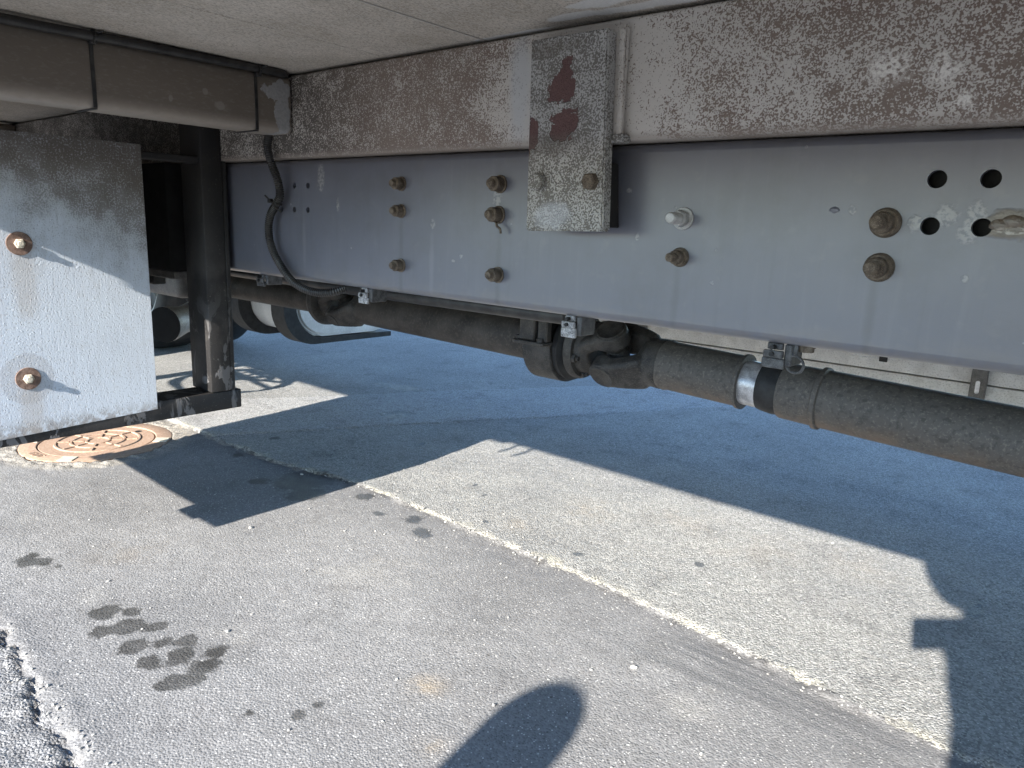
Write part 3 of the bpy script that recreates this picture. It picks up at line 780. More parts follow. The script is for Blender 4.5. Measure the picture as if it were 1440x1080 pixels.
# --- welded and bolted plate
b = B(); prism(b, [(-.775, .281), (-.633, .281), (-.622, -.003), (-.770, -.007)], 1, .934, .957, .0025)
mp = obj('mounting_plate', b, 'zinc_plate', TR, 'pitted zinc grey plate with flaked patches of dark red primer')
b = B(); prism(b, [(-.790, .289), (-.618, .289), (-.618, .135), (-.790, .135)], 1, .9575, .9715, .004); obj('backing_plate', b, 'subframe', mp)
b = B(); prism(b, [(-.760, .10), (-.642, .10), (-.634, .003), (-.758, .002)], 1, .9575, .9992, .001); obj('spacer', b, 'black_frame', mp)
for sx_, xx in ((-1, -.782), (1, -.624)):                  # weld beads down both sides
    b = B()
    for k in range(46):
        z_ = .280 - k * .0031
        b2 = bmesh.new(); bmesh.ops.create_icosphere(b2, subdivisions=1, radius=.0052)
        for v in b2.verts: v.co = Vector((xx + v.co.x * 1.1 + random.uniform(-.0007, .0007) + (.005 if sx_ > 0 else 0) * (k / 46), .9575 + v.co.y * .8, z_ + H + v.co.z))
        merge(b, b2)
    obj('weld_bead', b, 'subframe', mp)
b = B(); box(b, -.645, -.608, .952, .977, .126, .139, .004, 2); obj('weld_bead', b, 'zinc_plate', mp)
def hexhead(x, z, m, r, roll=0.0):
    b = B(); lathe(b, (x, .934, z), (0, -1, 0), [(-.001, r * 1.1), (.002, r * 1.1), (.002, r), (.010, r), (.0122, r * .82), (.0122, 0)], 6 if m != 'zinc_plate' else 12); obj('bolt', b, m, mp)
hexhead(-.646, .0690, 'rusty_bolt', .0125); hexhead(-.746, .069, 'zinc_plate', .0135)

# --- deck: thick floor with underside sheets
b = B(); box(b, X0, X1, .1405, 2.69, .3125, .42, .004, 1)
deck = obj('deck', b, 'deck_lip', TR, 'load deck overhead')
for k, (xa, xb) in enumerate(((-6.2, -4.4), (-4.397, -2.98), (-2.977, -1.5765), (-1.574, -1.1785), (-1.1755, -.9195), (-.9165, .30), (.303, 1.5), (1.503, 2.6))):
    b = B(); box(b, xa, xb, .142, 2.688, .3082, .3121, .0008, 1); obj('floor_sheet', b, 'deck', deck)
b = B(); box(b, -.9195, -.9165, .18, .982, .3065, .3121); obj('joint_strip', b, 'deck_lip', deck)
b = B(); box(b, X0, X1, .100, .140, .133, .43, .003, 2); obj('side_rail', b, 'body_white', deck)
b = B(); box(b, X0, X1, 2.6905, 2.73, .15, .43, .003, 2); obj('side_rail', b, 'body_white', deck)
for x_ in (-1.545, -1.475):
    b = B(); tube(b, smooth_path([(x_, .120, .134), (x_ + .004, .118, .10), (x_ - .012, .117, .068)], 5), .007, 8); obj('tarp_hook', b, 'clip_dark', deck)
b = B(); box(b, -1.72, -1.60, .103, .137, .118, .1328, .002, 1); obj('hook_bracket', b, 'clip_dark', deck)
b = B(); box(b, -5.9, 2.55, .16, 2.70, .4205, .80, .02, 2); obj('shadow_body', b, 'body_white', TR, 'unseen white body added above the deck for its shadow')  # unseen body, added to shade the far ground, kept low for skylight

# --- cross members with the loom strapped to the nearest
def crossmember(x1, m):
    b = B(); box(b, x1 - .085, x1, .172, .9715, .178, .2975, .013, 4); return obj('cross_member', b, m, TR)
cm = crossmember(-1.478, 'taupe'); crossmember(-3.3, 'taupe'); crossmember(.55, 'taupe'); crossmember(-4.9, 'taupe')
cm['label'] = 'taupe box section cross member with black cable ties'
b = B(); tube(b, smooth_path([(-1.466, .18, .2955), (-1.463, .45, .2945), (-1.465, .60, .297), (-1.466, .80, .2985), (-1.47, .93, .3005), (-1.49, .960, .300)], 6), .0085, 10); obj('wiring_loom', b, 'hose_plastic', cm)
for y_ in (.562, .8815):
    b = B()
    box(b, -1.4782, -1.4760, y_ - .0035, y_ + .0035, .178, .299, .0006, 1)
    box(b, -1.565, -1.4765, y_ - .0035, y_ + .0035, .1755, .1776, .0006, 1)
    tube(b, [(-1.466 + .0105 * math.cos(t * .52), y_, .2965 + .0105 * math.sin(t * .52)) for t in range(13)], .0020, 6)
    box(b, -1.475, -1.462, y_ - .006, y_ + .006, .284, .292, .001, 1)
    tube(b, [(-1.470, y_, .290), (-1.458, y_ + .006, .302), (-1.452, y_ + .014, .306)], .0016, 5)
    obj('cable_tie', b, 'hose_plastic', cm)

# --- corrugated conduit drooping across the rail
def corr(pts, r, pitch=.0042):
    P = smooth_path(pts, 60); out = [P[0]]; acc = 0
    st_ = pitch / 2
    for a, c in zip(P[:-1], P[1:]):
        acc += (c - a).length
        if acc >= st_: out.append(c); acc = 0
    return out, [r * (1.0 if k % 2 else .84) for k in range(len(out))]
HP = [(1 if False else p) for p in ((-1.545, .952, .185), (-1.555, .952, .155), (-1.552, .956, .125), (-1.548, .970, .085), (-1.550, .978, .05), (-1.562, .976, .030), (-1.590, .975, .0), (-1.600, .976, -.035),
                                     (-1.590, .977, -.075), (-1.555, .978, -.115), (-1.510, .982, -.150), (-1.455, .992, -.167), (-1.405, 1.01, -.166), (-1.385, 1.04, -.155))]
pp, rr = corr(HP, .0098)
b = B(); tube(b, pp, rr, 12); hose = obj('conduit', b, 'hose_plastic', TR, 'black corrugated conduit drooping over the rail')
b = B(); tube(b, [(-1.563 + .0125 * math.cos(t * .52), .976 + .0115 * math.sin(t * .52), .030 - .004 * math.cos(t * .52)) for t in range(13)], .0024, 6)
box(b, -1.580, -1.570, .962, .972, .030, .040, .001, 1); tube(b, [(-1.575, .966, .036), (-1.540, .962, .018), (-1.528, .965, .010)], .0022, 6)
tube(b, [(-1.575, .966, .036), (-1.592, .964, .047)], .0020, 6)
obj('cable_tie', b, 'hose_plastic', hose)

# --- storage box carried beside the rail, its weathered end sheet facing us
b = B()
prism(b, [(.17, -.506), (.776, -.480), (.776, .150), (.17, .150)], 0, -1.8025, -1.80, .0008)
sbx = obj('storage_box', B(), 'dark_steel', TR) if False else None
b2_ = B(); box(b2_, -2.68, -1.8060, .172, .745, -.490, .140, .006, 1)
sbx = obj('storage_box', b2_, 'grey_paint', TR, 'storage box hung beside the rail behind a pale end sheet')
sheet = obj('end_sheet', b, 'sheet', sbx, 'pale weathered metal sheet with grime and two rusty bolts')
for y_, z_ in ((.513, -.077), (.504, -.366)):
    b = B()
    lathe(b, (-1.80, y_, z_), (1, 0, 0), [(0, .0), (0, .0245), (.0016, .0245), (.0022, .0238), (.0022, .0)], 32, 0)
    lathe(b, (-1.80, y_, z_), (1, 0, 0), [(.002, .0105), (.0075, .0105), (.0085, .0092), (.0085, 0)], 6, 1)
    lathe(b, (-1.80, y_, z_), (1, 0, 0), [(.008, .0062), (.0115, .0060), (.0125, .005), (.0125, 0)], 14, 1)
    obj('bolt', b, ['rust_washer', 'manhole_lug'], sheet)
for xa, xb, dz in ((-2.0, -1.90, .022), (-2.70, -2.62, .018)):
    b = B(); box(b, xa, xb, .165, .21, -.4905 - dz, -.4905, .002, 1); obj('foot', b, 'dark_steel', sbx)
b = B(); box(b, -2.3, -2.18, .158, .171, -.20, -.16, .004, 2); obj('latch', b, 'clip_dark', sbx)

# --- black carrier frame: post against the rail, arms below and above
b = B(); box(b, -1.905, -1.798, .916, .9712, -.4605, .3020, .005, 2); box(b, -1.89, -1.80, .9713, .985, -.4605, .1295, .003, 1); post = obj('carrier_post', b, 'black_frame', TR, 'scuffed black steel post standing against the rail')
b = B(); box(b, -1.905, -1.806, .18, 1.004, -.513, -.462, .004, 2); obj('carrier_arm', b, 'black_frame', TR)
b = B(); box(b, -1.860, -1.806, .748, .917, .120, .136, .002, 1); obj('carrier_arm', b, 'black_frame', TR)

# --- black valve housing behind the post
b = B(); box(b, -3.2, -1.96, .90, .985, -.155, .125, .006, 2); vb = obj('valve_housing', b, 'soot', TR)
b = B(); box(b, -2.30, -2.14, .885, .899, -.10, .04, .003, 1); box(b, -2.18, -2.16, .877, .8845, -.08, -.02, .002, 1); obj('cover_plate', b, 'dark_steel', vb)
b = B(); cyl(b, (-2.42, .90, .06), (-2.42, .86, .06), .028, .022); obj('valve_cap', b, 'grey_paint', vb)
b = B(); cyl(b, (-2.42, .90, -.03), (-2.42, .88, -.03), .018); obj('valve_cap', b, 'grey_paint', vb)
b = B(); box(b, -3.2, -1.96, .91, 1.0, -.1756, -.1556, .002, 1); obj('bottom_edge', b, 'guard_strap', vb)
b = B(); box(b, -2.44, -2.40, .92, .95, -.215, -.176, .004, 1); cyl(b, (-2.42, .925, -.20), (-2.42, .905, -.20), .012); tube(b, smooth_path([(-2.42, .92, -.21), (-2.40, .91, -.26), (-2.42, .90, -.31), (-2.46, .90, -.34)], 6), .004, 6); obj('wire_clamp', b, 'rubber', vb)
b = B(); box(b, -2.3, -2.25, .98, 1.02, -.215, -.176, .004, 1); cyl(b, (-2.28, .985, -.20), (-2.28, .962, -.20), .012); obj('wire_clamp', b, 'rubber', vb)

# --- exhaust: silencer box and a bent tail pipe
b = B(); box(b, -3.40, -2.78, 1.30, 1.72, -.325, -.165, .03, 3); sil = obj('silencer', b, 'grey_paint', TR)
P = smooth_path([(-2.73, 1.52, -.16), (-2.725, 1.47, -.25), (-2.70, 1.38, -.335), (-2.66, 1.29, -.375), (-2.62, 1.215, -.386), (-2.585, 1.155, -.389)], 6)
b = B(); tube(b, P, [.050] * (len(P) - 8) + [.052, .054, .056, .058, .060, .062, .063, .063], 28, cap=False)
d_ = (P[-1] - P[-2]).normalized(); Q = list(reversed(P)); tube(b, [Q[0], Q[0] - d_ * .003] + Q[1:-3], [.063, .0575] + [.0555, .055, .054, .053, .052, .051, .050] + [.0465] * (len(Q) - 11), 28, mi=1)
obj('exhaust_pipe', b, ['exhaust_steel', 'soot'], TR, 'flared exhaust tail pipe pointing out from under the truck')
b = B(); box(b, -2.66, -2.62, 1.36, 1.42, -.262, -.240, .003, 1); cyl(b, (-2.64, 1.385, -.262), (-2.64, 1.385, -.20), .006); obj('pipe_clamp', b, 'clip_zinc', sil)

# --- far-side fuel tank on two J brackets
def rrect(y0, y1, z0, z1, r, n=8):
    out = []
    for cy, cz, a0 in ((y0 + r, z0 + r, math.pi), (y1 - r, z0 + r, 1.5 * math.pi), (y1 - r, z1 - r, 0), (y0 + r, z1 - r, .5 * math.pi)):
        for k in range(n + 1):
            a = a0 + k * math.pi / 2 / n; out.append((cy + r * math.cos(a), cz + r * math.sin(a)))
    return out
b = B(); prism(b, rrect(1.975, 2.60, -.572, -.06, .15), 0, -4.1, -3.03, .008); tank = obj('fuel_tank', b, 'tank_alu', TR, 'rounded aluminium fuel tank on the far side')
for xb in (-3.09, -3.50, -3.95):
    outer = [(1.905, -.10)] + [(1.905 + .17 - .17 * math.cos(t * math.pi / 20), -.435 - .17 * math.sin(t * math.pi / 20)) for t in range(11)] + [(2.555, -.605), (2.555, -.580)]
    inner = [(2.13, -.5745)] + [(1.9725 + .155 - .155 * math.sin(t * math.pi / 20), -.4195 - .155 * math.cos(t * math.pi / 20)) for t in range(11)] + [(1.9725, -.10)]
    b = B(); prism(b, outer + inner, 0, xb - .035, xb + .075, .002); obj('tank_bracket', b, 'rubber', tank)
b = B(); prism(b, rrect(1.99, 2.585, -.557, -.075, .14), 0, -3.0295, -3.02, .003); obj('tank_end', b, 'tank_alu', tank)

# --- wheels
def wheel(x, ya, yb, outward, r=.50):
    w = thing('wheel', (x, (ya + yb) / 2, 0), '', '')
    for k in ('label', 'category'): del w[k]
    adopt(w, TR)
    c = (x, ya, r - H); L = yb - ya
    b = B(); lathe(b, c, (0, 1, 0), [(.02, .29), (.0, .33), (.0, .43), (.02, .475), (.05, r - .004), (L / 2, r - .001), (L - .05, r - .004), (L - .02, .475), (L, .43), (L, .33), (L - .02, .29)], 48); obj('tyre', b, 'rubber', w)
    f0, f1 = (.05, .13) if outward < 0 else (L - .05, L - .13)
    b = B(); lathe(b, c, (0, 1, 0), [(.015, .30), (.02, .285), (L - .02, .285), (L - .015, .30)], 40); lathe(b, c, (0, 1, 0), [(f1, .285), (f1, .20), (f0, .15), (f0, .0)], 40); obj('rim', b, 'rim_steel', w)
    for k in range(10):
        b = B(); a = k * math.pi / 5; p = (x + .115 * math.cos(a), ya + f0, r - H + .115 * math.sin(a)); cyl(b, p, (p[0], p[1] + (.03 if outward > 0 else -.03), p[2]), .013, seg=6)
        obj('wheel_nut', b, 'rusty_bolt', w)
for x_ in (-4.9,):
    wheel(x_, .20, .50, -1); wheel(x_, .54, .84, -1); wheel(x_, 2.02, 2.32, 1); wheel(x_, 2.36, 2.66, 1)
wheel(2.1, .22, .52, -1); wheel(2.1, 2.34, 2.64, 1)
b = B(); cyl(b, (-4.9, .4, -.385), (-4.9, 2.46, -.385), .075); lathe(b, (-4.9, 1.20, -.385), (0, 1, 0), [(0, .08), (.08, .15), (.18, .19), (.28, .19), (.38, .15), (.46, .08)], 24); obj('axle', b, 'dark_steel', TR)
b = B(); cyl(b, (2.1, .3, -.385), (2.1, 2.56, -.385), .06); obj('axle', b, 'dark_steel', TR)
b = B(); box(b, -3.795, -3.783, .20, .84, -.66, .3, .001, 1); obj('mud_flap', b, 'rubber', TR)

for y_, z_, r_ in ((1.105, -.162, .016), (1.15, -.158, .012)):  # added dark tubes, hide the bright gap above the shaft
    b = B(); tube(b, [(-3.2, y_, z_), (-2.2, y_, z_ + .003), (-1.4, y_, z_ - .002), (-.80, y_, z_)], r_, 12); obj('filler_tube', b, 'hose_plastic', TR)
# --- prop shaft
def remesh(o, vox, it=2):
    m = o.modifiers.new('fuse', 'REMESH'); m.mode = 'VOXEL'; m.voxel_size = vox; m.use_smooth_shade = True
    s = o.modifiers.new('soften', 'SMOOTH'); s.iterations = it; s.factor = .5
SA, SB = Vector((-1.90, 1.43, -.262)), Vector((-.885, 1.43, -.281))
SE = Vector((1.4, 1.43, -.380))
def ax(p, q, t): return p + (q - p).normalized() * t
def shaft_piece(name, p, q, prof, m, parent, seg=40):
    b = B(); lathe(b, p, q - p, prof, seg); return obj(name, b, m, parent)
LAB = (SB - SA).length
sh = shaft_piece('drive_shaft', SA, SB, [(.10, 0), (.10, .050), (.115, .0545), (LAB - .20, .0545), (LAB - .20, 0)], 'shaft_shaded', TR)
sh['label'] = 'long grey brown drive shaft with universal joints under the rail'
def yoke(p, axis, lug, base_r, m, parent, t0, t1, boss=.030):
    """fork growing from a round neck, with two eared lugs holding the bearing caps"""
    axis = axis.normalized(); lug = (lug - axis * lug.dot(axis)).normalized(); third = axis.cross(lug)
    b = B()
    lathe(b, p + axis * t1, -axis, [(0, 0), (0, base_r), ((t1 - t0) * .28, base_r * .97), ((t1 - t0) * .45, base_r * .70), ((t1 - t0) * .45, 0)], 28)
    for s in (-1, 1):
        prev = None
        for k in range(9):
            f = k / 8
            c = p + axis * (t1 * .72 * (1 - f)) + lug * s * (.030 + .030 * math.sin(f * 1.4))
            hw = (.046 * (1 - f) + boss * f); th = .022 - .003 * f
            ring = [b.verts.new(Z(c + third * (a_ * hw) + lug * (c_ * th))) for a_, c_ in ((-1, -.6), (-.75, -1), (.75, -1), (1, -.6), (1, .6), (.75, 1), (-.75, 1), (-1, .6))]
            if prev:
                for j in range(8): b.faces.new((prev[j], prev[(j + 1) % 8], ring[(j + 1) % 8], ring[j]))
            else: b.faces.new(ring)
            prev = ring
        b.faces.new(prev)
        cyl(b, p + lug * s * .040, p + lug * s * .0765, boss + .004, boss + .001, 24)
    o = obj('yoke', b, m, parent); remesh(o, .0042, 3)
    for s in (-1, 1):
        b = B(); lathe(b, p + lug * s * .074, lug * s, [(0, boss - .004), (.004, boss - .004), (.0055, boss - .006), (.004, boss - .008), (.004, 0)], 24); obj('bearing_cap', b, m, parent)
    return o
def cross_joint(p, l1, l2, m, parent):
    b = B(); cyl(b, p - l1 * .06, p + l1 * .06, .019); cyl(b, p - l2 * .06, p + l2 * .06, .019)
    b2 = bmesh.new(); bmesh.ops.create_icosphere(b2, subdivisions=2, radius=.028)
    for v in b2.verts: v.co += Z(p)
    merge(b, b2); obj('cross_joint', b, m, parent)
axL = (SB - SA).normalized(); axR = (SE - SB).normalized()
l1 = Vector((0.1, -.80, -.60)).normalized(); l2 = axR.cross(l1).normalized()
# right-hand joint
yoke(SB, axR, l1, .056, 'cast_iron', sh, 0, .125, .034); yoke(SB, -axR, l2, .062, 'cast_iron', sh, 0, .10, .036); cross_joint(SB, l1, l2, 'cast_iron', sh)
b = B(); lathe(b, SB, -axR, [(.085, 0), (.085, .072), (.092, .076), (.104, .076), (.108, .072), (.108, 0)], 36); fl = obj('flange', b, 'cast_iron', sh)
for k in range(6):
    a = k * math.pi / 3 + .3; u, w, _ = frame(axR); q = SB - axR * .085 + (u * math.cos(a) + w * math.sin(a)) * .062
    b = B(); lathe(b, q, axR, [(0, .010), (.009, .010), (.009, .0055), (.016, .0055), (.016, 0)], 6); obj('bolt', b, 'cast_iron', sh)
# second part with slip joint, collar and boot
shaft_piece('tube_section', SB, SE, [(.115, 0), (.115, .052), (.13, .056), (.14, .0535), (.30, .0535), (.302, .0575), (.3085, .0575), (.309, .0)], 'shaft', sh)
shaft_piece('slip_sleeve', SB, SE, [(.300, 0), (.300, .046), (.352, .0465), (.352, 0)], 'bright_sleeve', sh)
shaft_piece('rubber_boot', SB, SE, [(.345, .048), (.352, .0495), (.375, .052), (.392, .049), (.40, .048), (.402, .0)], 'rubber', sh)
shaft_piece('collar', SB, SE, [(.388, 0), (.388, .0535), (.392, .0555), (.455, .0560), (.4575, .0610), (.4655, .0610), (.468, .0565), (.468, 0)], 'shaft', sh)
shaft_piece('tube_section', SB, SE, [(.466, 0), (.466, .0565), (2.25, .0575), (2.25, 0)], 'shaft', sh)
# centre bearing with its cradle bracket
PB = ax(SB, SA, .165)
b = B()
prof_o = [(-.085, .015)] + [(.085 * math.cos(math.pi + t * math.pi / 16), .085 * math.sin(math.pi + t * math.pi / 16) - .005) for t in range(17)] + [(.085, .015)]
prof_i = [(.074, .015)] + [(.074 * math.cos(2 * math.pi - t * math.pi / 16), .074 * math.sin(2 * math.pi - t * math.pi / 16) - .005) for t in range(17)] + [(-.074, .015)]
prism(b, [(PB.y + a_, PB.z + c_) for a_, c_ in prof_o + prof_i], 0, PB.x - .055, PB.x + .030, .002)
box(b, PB.x - .060, PB.x + .034, PB.y - .118, PB.y - .072, PB.z + .008, PB.z + .016, .002, 1)
box(b, PB.x - .060, PB.x + .034, PB.y + .072, PB.y + .118, PB.z + .008, PB.z + .016, .002, 1)
cradle = obj('bearing_cradle', b, 'cast_iron', TR)
b = B(); lathe(b, PB, axL, [(-.04, .05), (-.04, .073), (.02, .073), (.02, .05)], 32); lathe(b, PB, axL, [(.030, .045), (.030, .079), (.046, .082), (.050, .072), (.06, .060), (.06, .045)], 32); obj('rubber_mount', b, 'rubber', cradle)
b = B(); box(b, PB.x - .045, PB.x + .002, PB.y - .112, PB.y - .078, PB.z + .0165, -.150, .004, 1); obj('hanger', b, 'cast_iron', cradle)
b = B(); box(b, PB.x + .006, PB.x + .034, PB.y - .105, PB.y - .085, PB.z + .0165, -.150, .003, 1); obj('hanger', b, 'cast_iron', cradle)
b = B(); box(b, PB.x - .05, PB.x + .03, PB.y + .076, PB.y + .114, PB.z + .0165, -.150, .004, 1); obj('hanger', b, 'cast_iron', cradle)
b = B(); lathe(b, (PB.x + .018, PB.y - .108, PB.z + .0165), (0, 0, 1), [(0, .009), (.008, .009), (.008, 0)], 6); obj('bolt', b, 'cast_iron', cradle)
b = B(); lathe(b, (PB.x - .052, PB.y - .1, PB.z + .0165), (0, 0, 1), [(0, .009), (.008, .009), (.008, 0)], 6); obj('bolt', b, 'cast_iron', cradle)
b = B(); box(b, -1.20, -.90, 1.08, 1.785, -.145, -.05, .006, 1); obj('chassis_cross_member', b, 'dark_steel', TR)
# left-hand joint and the shaft running on towards the gearbox
SL = Vector((-3.4, 1.43, -.262))
axQ = (SL - SA).normalized()
k1 = Vector((.15, -.75, -.62)).normalized(); k2 = axL.cross(k1).normalized()
yoke(SA, axL, k1, .053, 'cast_iron', sh, 0, .115, .028); yoke(SA, axQ, k2, .055, 'cast_iron', sh, 0, .105, .030); cross_joint(SA, k1, k2, 'cast_iron', sh)
b = B(); lathe(b, SA, axQ, [(.088, 0), (.088, .078), (.104, .080), (.108, .075), (.125, .070), (.14, .055), (.15, 0)], 36); obj('flange', b, 'cast_iron', sh)
shaft_piece('tube_section', SA, SL, [(.13, 0), (.13, .047), (1.45, .047), (1.45, 0)], 'shaft_shaded', sh)
b = B(); box(b, -2.20, -2.05, 1.08, 1.785, -.145, -.05, .006, 1); obj('chassis_cross_member', b, 'dark_steel', TR)

# --- side guard planks on the far side
GY = 2.60
gd = B(); box(gd, -1.75, 2.2, GY, GY + .026, -.4805, -.4215, .003, 2); gp = obj('guard_plank', gd, 'guard_alu', TR, 'pale aluminium side guard plank on the far side')
gd = B(); box(gd, -1.75, 2.2, GY + .001, GY + .027, -.4175, -.335, .003, 2); obj('guard_plank', gd, 'guard_alu', TR)
gd = B(); box(gd, -1.75, 2.2, GY + .002, GY + .026, -.33, -.26, .003, 2); obj('guard_plank', gd, 'guard_alu', TR)
for z_ in (-.4195, -.3325):  # added dark strips, keep daylight out of the plank gaps
    gd = B(); box(gd, -1.74, 2.19, GY + .028, GY + .034, z_ - .012, z_ + .012); obj('joint_strip', gd, 'dark_steel', gp)
for x_ in (-.318, .9, -1.5):
    gd = B()
    poly = [(x_ - .021, -.482), (x_ + .021, -.482), (x_ + .021, -.10), (x_ - .021, -.10)]
    prism(gd, poly, 1, GY - .028, GY - .0015, .003); s_ = obj('guard_upright', gd, 'guard_strap', TR)
    gd = B(); sl = [(x_ + .006 * math.cos(a_) , -.424 + (.014 if math.sin(a_) > 0 else -.014) + .006 * math.sin(a_)) for a_ in [k * math.pi / 8 for k in range(16)]]
    prism(gd, sl, 1, GY - .030, GY - .027); obj('slot', gd, 'bright_sleeve', s_)
gd = B(); box(gd, -.98, -.86, GY - .03, GY - .004, -.372, -.350, .004, 1); obj('joint_clamp', gd, 'guard_alu', gp)
gd = B(); box(gd, -.70, -.58, GY - .03, GY - .004, -.378, -.345, .004, 1); obj('joint_clamp', gd, 'guard_alu', gp)
gd = B(); box(gd, -.955, -.92, GY - .034, GY - .0305, -.365, -.357, .001, 1); obj('clamp_slot', gd, 'dark_steel', gp)
gd = B(); box(gd, -.60, -.575, GY - .036, GY - .0305, -.385, -.352, .001, 1); obj('clamp_hook', gd, 'dark_steel', gp)

# ------------------------------------------------------------------ unseen coil added below the deck for the ring shadow on the asphalt
cb = B(); cc = Vector((-3.45, .60, -.235))
for k in range(3):
    r = .285 + .010 * k
    tube(cb, [(cc.x + r * math.cos(t * .131), cc.y + r * math.sin(t * .131), cc.z + .012 * k + .01 * math.sin(t * .4 + k)) for t in range(49)], .010, 8)
for k in range(7):
    a0 = random.uniform(-1.0, 2.4); a1 = a0 + random.uniform(.7, 1.6)
    m_ = cc + Vector((random.uniform(-.12, .12), random.uniform(-.02, .16), random.uniform(-.02, .03)))
    tube(cb, smooth_path([(cc.x + .285 * math.cos(a0), cc.y + .285 * math.sin(a0), cc.z), m_, (cc.x + .285 * math.cos(a1), cc.y + .285 * math.sin(a1), cc.z)], 8), .011, 8)
for a0 in (.9, 3.0, 5.1):
    tube(cb, [(cc.x + .29 * math.cos(a0), cc.y + .29 * math.sin(a0), cc.z), (cc.x + .15 * math.cos(a0), cc.y + .15 * math.sin(a0), .20), (cc.x + .1 * math.cos(a0), cc.y + .1 * math.sin(a0), .3078)], .003, 6)
tag(obj('shadow_coil', cb, 'hose_plastic'), 'unseen coil of black cable added under the deck to cast a ring shadow', 'cable')

# ------------------------------------------------------------------ added domed post behind the camera, unseen, for the rounded foreground shadow
bl = thing('shadow_post', (-.42, -.98, 0), 'unseen domed yellow post added beside the truck to cast a rounded shadow', 'shadow_post')
lean = Vector((.035, 0, -1)).normalized() * -1
b = B(); lathe(b, (-.42, -.98, -H), lean, [(0, 0), (0, .079), (.90, .079)] + [(.90 + .079 * math.sin(t * math.pi / 16), .079 * math.cos(t * math.pi / 16)) for t in range(1, 9)], 32); obj('post', b, 'shadow_post_paint', bl)
b = B(); lathe(b, (-.42, -.98, -H), (0, 0, 1), [(0, .13), (.008, .13), (.012, .12), (.012, .072)], 32); obj('base_plate', b, 'clip_dark', bl)

# ------------------------------------------------------------------ the phone and the person holding it
def camp(x, y, z):          # a point given right / up / back of the lens
    M = cam.matrix_world; return M @ Vector((x, y, z))
def campbox(bm, x0, x1, y0, y1, z0, z1, bev):
    b2 = bmesh.new(); bmesh.ops.create_cube(b2, size=1)
    for v in b2.verts: v.co = Vector((x0 + (v.co.x + .5) * (x1 - x0), y0 + (v.co.y + .5) * (y1 - y0), z0 + (v.co.z + .5) * (z1 - z0)))
    bmesh.ops.bevel(b2, geom=b2.edges[:], offset=bev, segments=3, affect='EDGES')
    for v in b2.verts: v.co = camp(*v.co)
    merge(bm, b2)
ph = thing('smartphone', camp(.04, -.02, .008), 'black smartphone held level behind the viewpoint', 'phone')
b = B(); campbox(b, -.045, .105, -.052, .022, .004, .012, .003); obj('case', b, 'phone_black', ph)
b = B(); lathe(b, camp(0, 0, .004), camp(0, 0, 0) - camp(0, 0, 1), [(0, .008), (.0015, .008), (.002, .007), (.0012, .006), (.0012, 0)], 20, 0, True); obj('lens_ring', b, 'dark_steel', ph)
b = B(); tube(b, smooth_path([camp(.085, -.052, .01), camp(.075, -.11, .012), camp(.062, -.18, .015), camp(.04, -.25, .02)], 6), .004, 6, raw=True); obj('wrist_strap', b, 'hose_plastic', ph)

def skin_obj(name, verts, edges, radii, mat, parent, root=0, sub=2):
    me = bpy.data.meshes.new(name); me.from_pydata([tuple(v) for v in verts], edges, []); me.update()
    o = bpy.data.objects.new(name, me); COL.objects.link(o)
    md = o.modifiers.new('skin', 'SKIN'); md.use_smooth_shade = True
    if not me.skin_vertices: me.skin_vertices.new()
    for k, r in enumerate(radii):
        sv = me.skin_vertices[0].data[k]; sv.radius = r if isinstance(r, tuple) else (r, r); sv.use_root = (k == root)
    s = o.modifiers.new('sub', 'SUBSURF'); s.levels = sub; s.render_levels = sub
    me.materials.append(MT[mat])
    if parent: adopt(o, parent)
    return o
PSH = Vector((-.17, 0, 0))
pe = thing('person', (.28, -.55, 0), 'person in a dark jacket crouching behind the viewpoint and holding the phone', 'person')
hip = Vector((.48, -.62, .50)); chest = Vector((.40, -.44, .86)); neck = Vector((.33, -.38, 1.05)); 
V = [hip, Vector((.45, -.54, .68)), chest, Vector((.36, -.40, .98)), neck, Vector((.30, -.36, 1.12)),
     Vector((.52, -.36, 1.10)), Vector((.58, -.16, .76)), Vector((.24, -.02, .86)), Vector((.155, .015, .875)),          # right arm to the phone
     Vector((.25, -.52, .93)), Vector((.34, -.30, .70)), Vector((.52, -.14, .60)),                                       # left arm resting on the knee
     Vector((.60, -.58, .47)), Vector((.62, -.16, .52)), Vector((.62, -.42, .10)), Vector((.62, -.27, .035)),              # right leg
     Vector((.40, -.66, .46)), Vector((.52, -.28, .30)), Vector((.46, -.70, .12)), Vector((.46, -.86, .05))]              # left leg
V = [v + PSH + (Vector((.14, 0, 0)) if k in (11, 12, 14, 15, 16, 18, 19, 20) else Vector((.15, 0, 0)) if k in (0, 1, 2, 10, 13, 17) else Vector()) if k != 9 else v for k, v in enumerate(V)]
E_ = [(0, 1), (1, 2), (2, 3), (3, 4), (4, 5), (3, 6), (6, 7), (7, 8), (8, 9), (3, 10), (10, 11), (11, 12), (0, 13), (13, 14), (14, 15), (15, 16), (0, 17), (17, 18), (18, 19), (19, 20)]
RR = [.18, .17, (.20, .17), (.17, .15), .10, .075, .14, .07, .036, .030, .075, .052, .038, .10, .075, .050, .045, .10, .075, .050, .045]
skin_obj('body', V, E_, RR, 'jacket', pe)
bp = B(); box(bp, .14, .62, -.68, -.50, -.17, .47, .07, 4); obj('shadow_block', bp, 'jacket', pe)  # unseen block added to fill a lit gap in the person's shadow
hd = Vector((.255, -.325, 1.235)) + PSH
b = B(); b2 = bmesh.new(); bmesh.ops.create_uvsphere(b2, u_segments=28, v_segments=20, radius=1)
fw = Vector((-.62, .72, -.12)).normalized(); rt = fw.cross(Vector((0, 0, 1))).normalized(); upv = rt.cross(fw)
